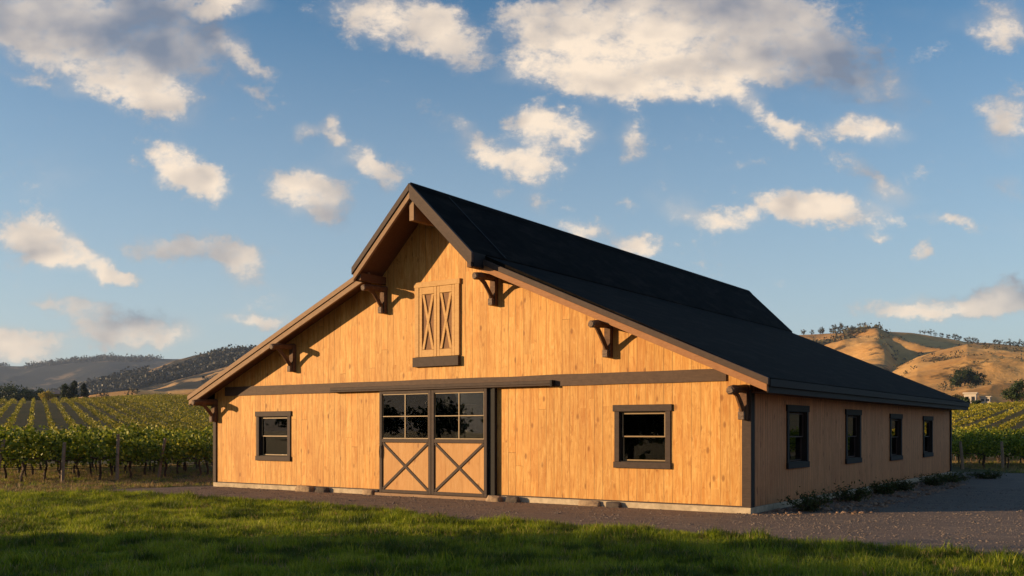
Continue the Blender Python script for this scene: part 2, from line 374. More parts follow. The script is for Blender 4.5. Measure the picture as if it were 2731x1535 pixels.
def empty(name, loc=(0, 0, 0), rz=0.0):
    o = bpy.data.objects.new(name, None); COL.objects.link(o); o.location = loc; o.rotation_euler = (0, 0, rz); o.empty_display_size = .3
    return o
KIDS = {}
def copy_tree(root, parent=None):
    c = root.copy(); COL.objects.link(c)
    if parent is not None: c.parent = parent
    for ch in KIDS.get(root.name) or list(root.children): copy_tree(ch, c)
    return c
def raw_mesh(name, V, F):           # fast numpy quads
    me = bpy.data.meshes.new(name); n = len(V); k = F.shape[1]; nf = len(F)
    me.vertices.add(n); me.vertices.foreach_set('co', np.asarray(V, dtype=np.float32).ravel())
    me.loops.add(nf * k); me.loops.foreach_set('vertex_index', F.astype(np.int32).ravel())
    me.polygons.add(nf); me.polygons.foreach_set('loop_start', np.arange(0, nf * k, k, dtype=np.int32))
    me.update(calc_edges=True); return me
def leaves(C, size, flat=0.0, asp=1.0, var=.35):
    """one leaf (a bent quad, 2 faces) at each centre"""
    n = len(C); R = rng.normal(size=(n, 3)); R[:, 2] += flat * 2; R /= np.linalg.norm(R, axis=1)[:, None]
    T = np.cross(R, rng.normal(size=(n, 3))); T /= np.linalg.norm(T, axis=1)[:, None]; B = np.cross(R, T)
    s = (size * (1 + rng.uniform(-var, var, n)))[:, None]
    a = C - T * s * .5; b = C + T * s * .5
    l = C + B * s * .42 * asp + R * s * .12; r = C - B * s * .42 * asp + R * s * .12
    V = np.stack([a, l, b, r], 1).reshape(-1, 3)
    i = np.arange(n)[:, None] * 4
    F = np.concatenate([i + np.array([[0, 2, 1]]), i + np.array([[0, 3, 2]])], 0)
    return V, F
def merge(parts):
    Vs, Fs, o = [], [], 0
    for V, F in parts: Vs.append(V); Fs.append(F + o); o += len(V)
    return np.concatenate(Vs), np.concatenate(Fs)

# ---------------------------------------------------------------- terrain
def sstep(a, b, x):
    t = np.clip((x - a) / (b - a), 0, 1); return t * t * (3 - 2 * t)
def H(X, Z):                        # ground height at metres right / ahead
    X = np.asarray(X, float); Z = np.asarray(Z, float); t = X / np.maximum(Z, 1)
    left = np.interp(t, [-.75, -.53, -.44, -.37, -.33, -.28, -.1], [9.4, 9.9, 10.5, 11.6, 11.4, 9.6, 4])
    hl = left * sstep(85, 330, Z)
    hr = np.interp(t, [.2, .42, .53, .9], [3, 5.9, 7.2, 9]) * sstep(62, 235, Z)
    w = sstep(-.1, .2, t)
    hl = hl + 2.0 * sstep(334, 350, Z); hr = hr + 2.0 * sstep(240, 256, Z)
    h = hl * (1 - w) + hr * w
    return h - 4.0 * sstep(340, 600, Z)
zs = np.concatenate([np.arange(-150, 0, 30), np.arange(0, 60, 10), np.arange(60, 360, 6), np.geomspace(360, 9000, 24)])
xs = np.concatenate([-np.geomspace(9000, 330, 16), np.arange(-320, 321, 8), np.geomspace(330, 9000, 16)])
XX, ZZ = np.meshgrid(xs, zs); HH = H(XX, ZZ)
V = np.stack([CX + XX * CS - ZZ * SN, CY + XX * SN + ZZ * CS, HH], -1).reshape(-1, 3)
nx, nz = len(xs), len(zs); I = np.arange(nx * nz).reshape(nz, nx)
F = np.stack([I[:-1, :-1], I[:-1, 1:], I[1:, 1:], I[1:, :-1]], -1).reshape(-1, 4)
o = link('ground', raw_mesh('ground', V, F), M['ground'], smooth=True); tag(o, 'dry brown and green earth under the vineyard', None, None, 'structure')

def sheet(name, poly, z, m, jit=0.0, label=None):
    """poly in world metres; edges subdivided and jittered"""
    pts = []
    for (a, b) in zip(poly, poly[1:] + poly[:1]):
        L = math.dist(a, b); n = max(1, int(L / .12)) if jit and L < 60 else 1
        for i in range(n):
            t = i / n; x = a[0] + (b[0] - a[0]) * t; y = a[1] + (b[1] - a[1]) * t
            d = jit * (noise.noise(Vector((x * .9, y * .9, 3))) * 1.6 + noise.noise(Vector((x * 5, y * 5, 9))) * .7) if jit else 0
            pts.append((x, y + d, z))
    mb = MB(); mb.add(pts, [tuple(range(len(pts)))])
    o = ob(name, mb, m); tag(o, label, None, None, 'structure'); return o
gl = [(-17.6, -5.3), (-15.84, -3.5), (-13.5, -3.5), (-11.48, -3.43), (-7.85, -3.35), (-3.83, -4.3), (-1.07, -4.15), (.28, -3.96), (2.29, -4.22), (3.93, -4.21), (6.5, -4.6), (14, -5.5)]
# gravel drive: strip before the facade, widening round the right side
left_edge = [(-16.4, -2.0), (-15.3, -1.2), (-16.2, -.25), (-16.3, 1.0)]
drive_poly = [(-17.2, -4.2)] + gl[1:] + [(30, -7), (34, 22), (7.0, 24.5), (1.5, 22.4), (-4, 22), (-16.3, 1.0), (-16.3, -.3), (-17.0, -1.6)]
sheet('gravel_drive', drive_poly, .008, M['drive'], .12, 'dark brown gravel drive in front of and beside the barn')
lawn_poly = [(x, y) for x, y in reversed(gl)] + [W(-19, 23)[:2], W(-22, 2)[:2], W(22, 2)[:2]]
lawn = sheet('lawn', lawn_poly, .013, M['lawn'], .18, 'green lawn in the foreground')

# ---------------------------------------------------------------- scatter with geometry nodes (stuff)
def scatter(name, base_me, density, protos, smin, smax, mats, seed=0, patch=0.0, pscale=.6, tilt=.25, cut=None):
    """one object: prototypes instanced over a mesh"""
    pc = bpy.data.collections.new(name + '_pieces')
    for p in protos: pc.objects.link(p)
    o = bpy.data.objects.new(name, base_me); COL.objects.link(o)
    nt = bpy.data.node_groups.new(name, 'GeometryNodeTree')
    nt.interface.new_socket('Geometry', in_out='INPUT', socket_type='NodeSocketGeometry')
    nt.interface.new_socket('Geometry', in_out='OUTPUT', socket_type='NodeSocketGeometry')
    N = nt.nodes.new; L = nt.links.new
    gi = N('NodeGroupInput'); go = N('NodeGroupOutput')
    d = N('GeometryNodeDistributePointsOnFaces'); d.inputs['Density'].default_value = density; d.inputs['Seed'].default_value = seed
    L(gi.outputs[0], d.inputs['Mesh'])
    pos = N('GeometryNodeInputPosition'); nz = N('ShaderNodeTexNoise'); nz.inputs['Scale'].default_value = pscale; nz.inputs['Detail'].default_value = 4
    L(pos.outputs[0], nz.inputs['Vector'])
    if patch:
        mr = N('ShaderNodeMapRange'); mr.inputs[1].default_value = .5 - patch * .5; mr.inputs[2].default_value = .55; mr.inputs[3].default_value = 0; mr.inputs[4].default_value = density
        L(nz.outputs[0], mr.inputs[0]); L(mr.outputs[0], d.inputs['Density'])
    ci = N('GeometryNodeCollectionInfo'); ci.inputs['Collection'].default_value = pc; ci.inputs['Separate Children'].default_value = True; ci.inputs['Reset Children'].default_value = True
    ip = N('GeometryNodeInstanceOnPoints'); ip.inputs['Pick Instance'].default_value = True
    L(d.outputs['Points'], ip.inputs['Points']); L(ci.outputs[0], ip.inputs['Instance'])
    rv = N('FunctionNodeRandomValue'); rv.data_type = 'FLOAT_VECTOR'; rv.inputs[0].default_value = (-tilt, -tilt, 0); rv.inputs[1].default_value = (tilt, tilt, 6.28)
    L(rv.outputs[0], ip.inputs['Rotation'])
    rs = N('FunctionNodeRandomValue'); rs.data_type = 'FLOAT'; rs.inputs[2].default_value = smin; rs.inputs[3].default_value = smax; rs.inputs['Seed'].default_value = 5
    mr2 = N('ShaderNodeMapRange'); mr2.inputs[1].default_value = .35; mr2.inputs[2].default_value = .68; mr2.inputs[3].default_value = .5; mr2.inputs[4].default_value = 1.75
    nz2 = N('ShaderNodeTexNoise'); nz2.inputs['Scale'].default_value = pscale * 2.2; nz2.inputs['Detail'].default_value = 3
    L(pos.outputs[0], nz2.inputs['Vector']); L(nz2.outputs[0], mr2.inputs[0])
    mm = N('ShaderNodeMath'); mm.operation = 'MULTIPLY'; L(rs.outputs[1], mm.inputs[0]); L(mr2.outputs[0], mm.inputs[1])
    L(mm.outputs[0], ip.inputs['Scale']); L(ip.outputs[0], go.inputs[0])
    md = o.modifiers.new('scatter', 'NODES'); md.node_group = nt
    return o
def tuft(name, nb, rad, h, w, m, lean=.45):
    Vs = []; Fs = []
    for i in range(nb):
        a = rng.uniform(0, 6.28); r = rad * math.sqrt(rng.uniform()); bx, by = r * math.cos(a), r * math.sin(a)
        la = rng.uniform(0, 6.28); hh = h * rng.uniform(.45, 1.15); ln = hh * rng.uniform(.1, lean) + hh * .1
        dx, dy = math.cos(la), math.sin(la); px, py = -dy * w / 2, dx * w / 2
        o = len(Vs)
        Vs += [(bx - px, by - py, -.01), (bx + px, by + py, -.01), (bx + dx * ln * .35 + px * .8, by + dy * ln * .35 + py * .8, hh * .55),
               (bx + dx * ln * .35 - px * .8, by + dy * ln * .35 - py * .8, hh * .55), (bx + dx * ln, by + dy * ln, hh)]
        Fs += [(o, o + 1, o + 2, o + 3), (o + 3, o + 2, o + 4)]
    me = bpy.data.meshes.new(name); me.from_pydata(Vs, [], Fs); me.materials.append(m)
    return bpy.data.objects.new(name, me)
lm = lawn.data.copy()
for v in lm.vertices: v.co.z = .012
gt = [tuft('grass_tuft', 34, .13, .062, .006, M['grass_blade']) for _ in range(6)] + [tuft('grass_tuft', 26, .09, .10, .007, M['grass_blade'], .7) for _ in range(2)] + [tuft('dry_tuft', 14, .12, .07, .006, M['straw'], .8)]
# trim the lawn sheet for scattering to what can be seen: a fan ahead of the viewpoint
fan = MB(); fan.v = [(x, y + .05, .012) for x, y in reversed(gl)] + [W(-18, 22.5, .012), W(-10, 8.5, .012), W(10, 8.5, .012)]; fan.f = [tuple(range(len(fan.v)))]
gs = scatter('grass', fan.mesh('grass'), 120, gt, .7, 1.25, None, 3, pscale=.55)
tag(gs, 'short green lawn grass in front of the gravel', 'grass', None, 'stuff')
# dry verge between the lawn and the vines
vg = MB(); vg.v = [W(-19, 24.5, .005), W(-12, 24.3, .005), (-17.3, -1.8, .005), (-16.6, .5, .005), (-16.6, 12, .005), W(-14, 45, .005), W(-26, 45, .005), W(-21, 27, .005)]; vg.f = [tuple(range(8))]
st = [tuft('straw_tuft', 22, .15, .07, .007, M['straw'], 1.0) for _ in range(2)] + [tuft('green_tuft', 22, .14, .06, .007, M['grass_blade'], .8) for _ in range(1)]
tag(scatter('dry_grass', vg.mesh('dry_grass'), 26, st, .6, 1.3, None, 5, patch=.25), 'dry straw-coloured grass between the lawn and the vines', 'grass', None, 'stuff')
vg = MB(); vg.v = [(1.5, 22.6, .01), (8, 24.8, .01), (30, 24, .01), (30, 45, .01), (-4, 34, .01)]; vg.f = [tuple(range(5))]
tag(scatter('dry_grass', vg.mesh('dry_grass'), 20, st, .7, 1.5, None, 6, patch=.3), 'sunlit dry grass under the vines beyond the drive', 'grass', None, 'stuff')
def pebble(name, s, m):
    import bmesh
    bm = bmesh.new(); bmesh.ops.create_icosphere(bm, subdivisions=1, radius=s)
    for v in bm.verts: v.co = Vector((v.co.x * random.uniform(.7, 1.4), v.co.y * random.uniform(.7, 1.3), v.co.z * random.uniform(.4, .8)))
    me = bpy.data.meshes.new(name); bm.to_mesh(me); bm.free(); me.materials.append(m); return bpy.data.objects.new(name, me)
m, q = mat('pebble_stone', .9, .2); rr = q.n('ObjectInfo').outputs['Random']; setc(q, q.mix(rr, (.11, .085, .07), (.23, .175, .14))); M['pebble'] = m
m, q = mat('chip_stone', .9, .2); rr = q.n('ObjectInfo').outputs['Random']; setc(q, q.mix(rr, (.12, .075, .05), (.36, .23, .15))); M['chip'] = m
pm = MB(); pm.v = [(x, y, .008) for x, y in gl[1:]] + [(20, -6, .008), (20, 12, .008), (.3, 12, .008), (.1, .0, .008), (-16.2, -.05, .008)]; pm.f = [tuple(range(len(pm.v)))]
tag(scatter('loose_stones', pm.mesh('loose_stones'), 130, [pebble('pebble', s, M['pebble']) for s in (.008, .010, .012, .02, .009)], .5, 1.15, None, 9, tilt=.6), 'small loose stones on the gravel drive', 'gravel', None, 'stuff')
pm = MB(); pm.v = [(.05, -.35, .01), (1.0, .2, .01), (2.0, 1.4, .01), (1.7, 4, .01), (1.7, 8, .01), (1.6, 14, .01), (.2, 14, .01), (.12, .05, .01), (-.3, -.12, .01)]; pm.f = [tuple(range(len(pm.v)))]
tag(scatter('stone_chips', pm.mesh('stone_chips'), 85, [pebble('chip', s, M['chip']) for s in (.018, .024, .03, .042)], .6, 1.3, None, 11, patch=.35, tilt=.8), 'reddish stone chips along the side wall by the shrubs', 'gravel', None, 'stuff')

# ---------------------------------------------------------------- barn
barn = empty('barn', (0, 0, 0))
tag(barn, 'golden pine barn with black shingle roof and brown sliding door', 'barn')
XL, XR, YB = -16.1, 0.0, 19.8
AP, UZ, UX0, UX1 = -7.85, 7.38, -9.65, -6.05; US = .98
EL, ER, EZ, LS = -16.54, .55, 2.63, .434
def zu(x): return UZ - US * abs(x - AP)
def zl(x): return EZ + LS * min(ER - x, x - EL)
def ztop(x): return (zu(x) if UX0 <= x <= UX1 else zl(x)) - .12
def wallmesh(a0, a1, z0, topf, holes, brk, place, th=.14):
    """strips between breakpoints, leaving the holes open; place(a, n, z) -> world"""
    xs_ = sorted(set([a0, a1] + [b for b in brk if a0 < b < a1] + [h[0] for h in holes] + [h[1] for h in holes]))
    mb = MB()
    def quadbox(p0, p1, za0, za1, zb0, zb1):
        vs = [place(p0, 0, za0), place(p1, 0, zb0), place(p1, 0, zb1), place(p0, 0, za1), place(p0, -th, za0), place(p1, -th, zb0), place(p1, -th, zb1), place(p0, -th, za1)]
        mb.add(vs, [(0, 1, 2, 3), (7, 6, 5, 4), (0, 4, 5, 1), (3, 2, 6, 7)] + ([(0, 3, 7, 4), (1, 5, 6, 2)]))
    for p, r in zip(xs_, xs_[1:]):
        mid = (p + r) / 2; hs = sorted([h for h in holes if h[0] < mid < h[1]], key=lambda h: h[2])
        z = z0
        for h in hs:
            if h[2] > z: quadbox(p, r, z, h[2], z, h[2])
            z = h[3]
        e = 1e-4
        quadbox(p, r, z, topf(p + e), z, topf(r - e))
    return mb
front = lambda a, n, z: (a, -n, z)
side = lambda a, n, z: (n, a, z)
win_f = [(-14.31, -12.91, .79, 2.14), (-3.0, -1.67, .84, 2.16)]
win_s = [(2.09, 3.53, .81, 2.17), (6.46, 7.85, .79, 2.15), (10.9, 12.34, .75, 2.1), (15.22, 16.66, .75, 2.08)]
T = .12
fh = [(a + T, b - T, c + T, d - T) for a, b, c, d in win_f] + [(-9.52, -6.12, .1, 2.55)]
ob('wall', wallmesh(XL, XR, .13, ztop, fh, [UX0, UX1, AP], front), M['front_siding'], barn)
sh = [(a + T, b - T, c + T, d - T) for a, b, c, d in win_s]
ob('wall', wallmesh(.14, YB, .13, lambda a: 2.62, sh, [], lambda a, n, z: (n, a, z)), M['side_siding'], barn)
ob('wall', wallmesh(XL, XR, .13, ztop, [], [UX0, UX1, AP], lambda a, n, z: (a, YB + n, z)), M['front_siding'], barn)
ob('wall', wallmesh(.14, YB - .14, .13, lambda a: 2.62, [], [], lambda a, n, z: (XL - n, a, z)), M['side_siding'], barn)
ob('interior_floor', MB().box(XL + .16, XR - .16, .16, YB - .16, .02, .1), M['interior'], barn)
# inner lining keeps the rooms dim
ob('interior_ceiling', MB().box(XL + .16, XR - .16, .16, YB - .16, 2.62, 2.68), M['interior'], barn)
# foundation
fnd = MB(); fnd.box(XL - .02, -9.75, -.05, .1, -.1, .125); fnd.box(-6.0, XR + .04, -.05, .1, -.1, .125); fnd.box(-.1, XR + .045, .1, YB, -.1, .125)
fnd.box(-9.75, -6.0, .0, .1, -.1, .06)
ob('foundation', fnd, M['concrete'], barn, .01)
ob('threshold', MB().box(-9.72, -6.22, -.16, -.052, -.05, .075), M['rake'], barn, .006)
ob('drip_edge', MB().box(XL, -9.62, -.012, .0, .128, .15), M['trim'], barn); ob('drip_edge', MB().box(-6.05, -.16, -.012, .0, .128, .15), M['trim'], barn)
# roof
rf = empty('roof'); rf.parent = barn
chev = [(AP, UZ), (UX0, zu(UX0)), (UX0, zu(UX0) - .1), (AP, UZ - .1), (UX1, zu(UX1) - .1), (UX1, zu(UX1))]
ob('upper_roof', MB().prism(chev, -.95, 20.45), M['roof'], rf)
for (xa, xb) in ((EL, UX0 + .01), (UX1 - .01, ER)):
    za_ = zl(xa) if xa < UX0 else zu(UX1) - .025
    ob('lower_roof', MB().prism([(xa, za_ - .09), (xb, zl(xb) - .08), (xb, zl(xb)), (xa, za_)], -.52, 20.0), M['roof'], rf)
ob('ridge_cap', MB().prism([(AP - .14, UZ - .137 + .02), (AP, UZ + .0), (AP + .14, UZ - .137 + .02), (AP, UZ + .03)], -.96, 20.46), M['roof'], rf)
# seam lines on the shingles
sm = MB(); sm.bar((AP + .1, .35, UZ - .098 + .012), (UX1 - .02, .35, zu(UX1 - .02) + .012), .05, .02)
ob('roof_seam', sm, M['trim_dark'], rf)
# soffits
so = MB(); e = .012
so.prism([(AP, UZ - .1 - e), (UX0 + .02, zu(UX0) - .1 - e + .02), (UX0 + .02, zu(UX0) - .15), (AP, UZ - .15), (UX1 - .02, zu(UX1) - .15), (UX1 - .02, zu(UX1) - .1 - e + .02)], -.93, -.001)
so.prism([(EL + .03, zl(EL + .03) - .13), (UX0, zl(UX0) - .13), (UX0, zl(UX0) - .085), (EL + .03, zl(EL + .03) - .085)], -.50, -.001)
so.prism([(UX1, zl(UX1) - .13), (ER - .03, zl(ER - .03) - .13), (ER - .03, zl(ER - .03) - .085), (UX1, zl(UX1) - .085)], -.50, -.001)
so.box(.002, ER - .04, .0, 19.9, 2.36, 2.385); so.box(EL + .04, XL - .002, .0, 19.9, 2.36, 2.385)
ob('soffit', so, M['soffit'], rf)
# rake boards
def rake(pts, y0, y1, m, name='rake_board'): ob(name, MB().prism(pts, y0, y1), m, rf, .005)
def par(xa, xb, f, t, b): return [(xa, f(xa) - b), (xb, f(xb) - b), (xb, f(xb) - t), (xa, f(xa) - t)]
d1, d2 = .17, .35
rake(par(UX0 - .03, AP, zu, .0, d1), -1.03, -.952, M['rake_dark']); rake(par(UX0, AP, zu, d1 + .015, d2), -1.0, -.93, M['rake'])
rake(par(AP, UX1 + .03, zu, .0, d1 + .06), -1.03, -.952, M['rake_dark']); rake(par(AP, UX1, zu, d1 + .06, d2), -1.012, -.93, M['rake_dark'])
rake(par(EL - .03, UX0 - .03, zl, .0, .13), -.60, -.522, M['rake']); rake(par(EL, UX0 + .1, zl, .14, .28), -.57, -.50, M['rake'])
rake(par(UX1 + .0, ER + .03, zl, .0, .13), -.60, -.522, M['rake_dark']); rake(par(UX1 - .1, ER, zl, .13, .27), -.585, -.50, M['rake_bounce'])
# eave fascias
ob('fascia', MB().box(UX1 - .01, UX1 + .035, -.95, -.50, zu(UX1) - .34, zu(UX1) - .02), M['trim_dark'], rf)
ob('fascia', MB().box(UX0 - .035, UX0 + .01, -.95, -.50, zu(UX0) - .34, zu(UX0) - .02), M['trim_dark'], rf)
ob('fascia', MB().box(ER - .03, ER + .0, -.50, 19.98, 2.34, 2.545).box(ER + .001, ER + .05, -.52, 20.0, 2.46, 2.60), M['trim_dark'], rf, .004)
ob('fascia', MB().box(EL - .0, EL + .03, -.50, 19.98, 2.34, 2.545).box(EL - .05, EL - .001, -.52, 20.0, 2.46, 2.60), M['trim_dark'], rf, .004)
ob('rake_board', MB().prism(par(UX1, ER, zl, .0, .27), 20.002, 20.04), M['trim_dark'], rf); ob('rake_board', MB().prism(par(AP, UX1, zu, .0, .34), 20.452, 20.5), M['trim_dark'], rf)
ob('ridge_beam', MB().box(AP - .07, AP + .07, -.925, -.002, 6.52, 6.97), M['rake'], rf, .006)
for xb in (UX0 + .12, UX1 - .12):
    ob('purlin', MB().box(xb - .06, xb + .06, -.92, -.002, 5.28, 5.46), M['soffit'], rf)
# belt board, corner boards
def wavy(x0, x1, z0, z1, y0, y1, n=46):
    mb = MB(); vs = []
    for i in range(n + 1):
        x = x0 + (x1 - x0) * i / n
        a = z0 + .012 * noise.noise(Vector((x * .9, 1, 0))); b = z1 + .012 * noise.noise(Vector((x * .8, 7, 0)))
        vs += [(x, y0, a), (x, y0, b), (x, y1, b), (x, y1, a)]
    fs = []
    for i in range(n):
        for k in range(4): a = i * 4 + k; b = i * 4 + (k + 1) % 4; fs.append((a, b, b + 4, a + 4))
    fs += [(3, 2, 1, 0), (4 * n, 4 * n + 1, 4 * n + 2, 4 * n + 3)]
    mb.add(vs, [tuple(reversed(f)) for f in fs]); return mb
ob('belt_board', wavy(-15.62, -.48, 2.61, 2.86, -.035, .0), M['band'], barn)
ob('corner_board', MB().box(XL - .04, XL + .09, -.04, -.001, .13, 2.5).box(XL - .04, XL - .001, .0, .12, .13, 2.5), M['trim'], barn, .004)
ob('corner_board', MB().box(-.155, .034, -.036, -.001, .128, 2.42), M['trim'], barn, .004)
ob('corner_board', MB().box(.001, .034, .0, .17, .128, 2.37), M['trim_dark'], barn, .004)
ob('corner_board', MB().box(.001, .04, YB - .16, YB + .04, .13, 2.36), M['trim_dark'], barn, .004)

# brackets
def bracket(x, zb, za):
    b = empty('bracket', (x, 0, 0)); b.parent = barn
    w = .075
    ob('post', MB().box(-w, w, -.13, -.002, zb, za + .02), M['bracket'], b, .008)
    ob('post_foot', MB().box(-w - .012, w - .03, -.2, -.131, zb - .0, zb + .16).box(-w - .005, w - .04, -.185, -.131, zb + .165, zb + .23), M['bracket_end'], b, .012)
    ob('arm', MB().tube([(0, -.01, za + .03), (0, -.3, za + .01), (0, -.55, za), (0, -.80, za - .03)], [.085, .08, .085, .082], 8, .1), M['bracket'], b)
    ob('arm_end', MB().tube([(0, -.80, za - .03), (0, -.825, za - .032)], [.078, .06], 8, .12), M['bracket_end'], b)
    ob('brace', MB().tube([(0, -.15, zb + .17), (0, -.26, zb + .30), (0, -.44, zb + .48), (0, -.60, za - .05)], [.05, .052, .05, .055], 7, .1), M['bracket'], b)
    return b
for x, zb, za in ((-16.03, 1.87, 2.43), (-12.78, 3.2, 3.86), (-9.5, 4.55, 5.14), (-6.1, 4.5, 5.12), (-3.1, 3.18, 3.86), (-.09, 1.84, 2.42)):
    bracket(x, zb, za)

# windows
def window(a0, a1, z0, z1, place_name, gm):
    w = empty('window'); w.parent = barn
    fr = place_name == 'front'
    def bx(mb, p0, p1, n0, n1, c, d):     # n: outward
        if fr: mb.box(p0, p1, -n0, -n1, c, d)
        else: mb.box(n0, n1, p0, p1, c, d)
        return mb
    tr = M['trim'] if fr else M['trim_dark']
    mb = MB(); t = T + .01
    ob('casing', bx(mb, a0 + .015, a0 + t, .001, .03, z0 + t, z1 - t), tr, w, .004); ob('casing', bx(MB(), a1 - t, a1 - .015, .001, .03, z0 + t, z1 - t), tr, w, .004)
    ob('head_casing', bx(MB(), a0 - .02, a1 + .02, .001, .042, z1 - t + .001, z1 + .01), tr, w, .004)
    ob('sill', bx(MB(), a0, a1, .001, .05, z0, z0 + t - .001), tr, w, .004)
    mb = MB(); i0, i1, j0, j1 = a0 + t, a1 - t, z0 + t, z1 - t
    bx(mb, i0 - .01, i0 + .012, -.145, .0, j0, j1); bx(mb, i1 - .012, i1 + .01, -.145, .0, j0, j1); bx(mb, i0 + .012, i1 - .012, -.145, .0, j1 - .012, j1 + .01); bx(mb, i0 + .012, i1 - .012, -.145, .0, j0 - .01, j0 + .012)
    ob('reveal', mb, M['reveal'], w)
    zm = (j0 + j1) / 2 + .01; i0 += .03; i1 -= .03; j0 += .02; j1 -= .03
    for (c, d, n) in ((zm - .02, j1, -.05), (j0, zm + .02, -.09)):
        s = .028; mb = MB()
        bx(mb, i0, i0 + s, n - .03, n, c, d); bx(mb, i1 - s, i1, n - .03, n, c, d); bx(mb, i0 + s, i1 - s, n - .03, n, c, c + s); bx(mb, i0 + s, i1 - s, n - .03, n, d - s, d)
        so_ = ob('sash', mb, M['sash'] if fr else M['trim'], w, .002)
        ob('pane', bx(MB(), i0 + s, i1 - s, n - .018, n - .014, c + s, d - s), gm, so_)
for w in win_f: window(*w, 'front', M['glass'])
for w in win_s: window(*w, 'side', M['glass_coated'])

# sliding doors
for (x0, x1) in ((-9.6, -7.935), (-7.925, -6.27)):
    d = empty('sliding_door'); d.parent = barn
    y0, y1 = -.12, -.05; s = .085
    mb = MB(); mb.box(x0, x0 + s, y0, y1, .085, 2.6); mb.box(x1 - s, x1, y0, y1, .085, 2.6)
    mb.box(x0 + s, x1 - s, y0, y1, .085, .16); mb.box(x0 + s, x1 - s, y0, y1, 2.53, 2.6); mb.box(x0 + s, x1 - s, y0, y1, 1.33, 1.42)
    ob('door_frame', mb, M['trim'], d, .004)
    ob('door_panel', MB().box(x0 + s, x1 - s, y0 + .035, y1, .16, 1.33), M['door_wood'], d)
    a, b, c, e_ = x0 + s, x1 - s, .16, 1.33
    L = math.hypot(b - a, e_ - c); h = .062
    for k in (0, 1):
        p, q_ = ((a, c), (b, e_)) if k == 0 else ((a, e_), (b, c))
        ux, uz = (q_[0] - p[0]) / L, (q_[1] - p[1]) / L
        p2 = (p[0] + ux * .02, p[1] + uz * .02); q2 = (q_[0] - ux * .02, q_[1] - uz * .02)
        nx_, nz_ = -uz * h / 2, ux * h / 2
        yy = y0 + .012 + .003 * k
        pts = [(p2[0] - nx_, p2[1] - nz_), (q2[0] - nx_, q2[1] - nz_), (q2[0] + nx_, q2[1] + nz_), (p2[0] + nx_, p2[1] + nz_)]
        ob('cross_brace', MB().prism(pts, yy, y0 + .036), M['trim'], d)
    g0, g1, mx = 1.42, 2.53, (x0 + x1) / 2
    f_ = MB(); yy0, yy1 = y0 + .025, y1 - .005; s2 = .022
    f_.box(a, a + s2, yy0, yy1, g0, g1); f_.box(b - s2, b, yy0, yy1, g0, g1); f_.box(a + s2, b - s2, yy0, yy1, g0, g0 + s2); f_.box(a + s2, b - s2, yy0, yy1, g1 - s2, g1)
    fo = ob('glazing_frame', f_, M['sash'], d)
    ob('muntin', MB().box(mx - .013, mx + .013, yy0 - .004, yy0 + .012, g0 + s2, g1 - s2).box(a + s2, mx - .013, yy0 - .004, yy0 + .012, 1.965, 1.985).box(mx + .013, b - s2, yy0 - .004, yy0 + .012, 1.965, 1.985), M['sash'], fo)
    ob('pane', MB().box(a + s2, b - s2, yy0 + .014, yy0 + .02, g0 + s2, g1 - s2), M['glass'], fo)
ob('door_handle', MB().tube([(-9.555, -.15, 1.25), (-9.555, -.16, 1.1), (-9.555, -.15, .95)], [.012] * 3, 6), M['trim_dark'], barn)
ob('door_jamb', MB().box(-6.27, -6.06, -.055, .0, .09, 2.6).box(-6.12, -6.05, -.11, -.056, .09, 2.6), M['trim_dark'], barn, .004)
ob('door_rail', MB().box(-11.3, -4.48, -.15, -.036, 2.655, 2.735).box(-11.28, -4.5, -.17, -.06, 2.612, 2.654), M['trim'], barn, .008)
ob('rail_end', MB().box(-4.52, -4.47, -.165, -.036, 2.60, 2.74), M['trim_dark'], barn)

# loft shutters
lf = empty('loft_opening'); lf.parent = barn
ob('loft_frame', MB().box(-8.5, -8.37, -.055, -.001, 3.41, 5.1).box(-7.26, -7.13, -.055, -.001, 3.41, 5.1).box(-8.52, -7.11, -.06, -.001, 5.1, 5.23), M['loft'], lf, .004)
ob('loft_sill', MB().box(-8.53, -7.12, -.10, -.001, 3.17, 3.40), M['trim'], lf, .004)
for (x0, x1) in ((-8.36, -7.82), (-7.81, -7.27)):
    s_ = empty('shutter'); s_.parent = lf
    ob('shutter_back', MB().box(x0, x1, -.012, -.001, 3.41, 5.095), M['loft_back'], s_)
    b_ = .085
    fr_ = MB().box(x0, x0 + b_, -.045, -.0125, 3.41, 5.095).box(x1 - b_, x1, -.045, -.0125, 3.41, 5.095).box(x0 + b_, x1 - b_, -.045, -.0125, 3.41, 3.58).box(x0 + b_, x1 - b_, -.045, -.0125, 4.93, 5.095)
    ob('shutter_frame', fr_, M['loft'], s_, .004)
    a, b = x0 + b_, x1 - b_
    for k in (0, 1):
        p, q_ = ((a + .02, 3.59), (b - .02, 4.92)) if k == 0 else ((a + .02, 4.92), (b - .02, 3.59))
        h = .105
        pts = [(p[0] - h / 2, p[1]), (p[0] + h / 2, p[1]), (q_[0] + h / 2, q_[1]), (q_[0] - h / 2, q_[1])]
        if k: pts = pts[::-1]
        pts = [(min(max(x, a + .001), b - .001), z) for x, z in pts]
        ob('shutter_brace', MB().prism(pts, -.040 + .004 * k, -.0125), M['loft'], s_, .003)

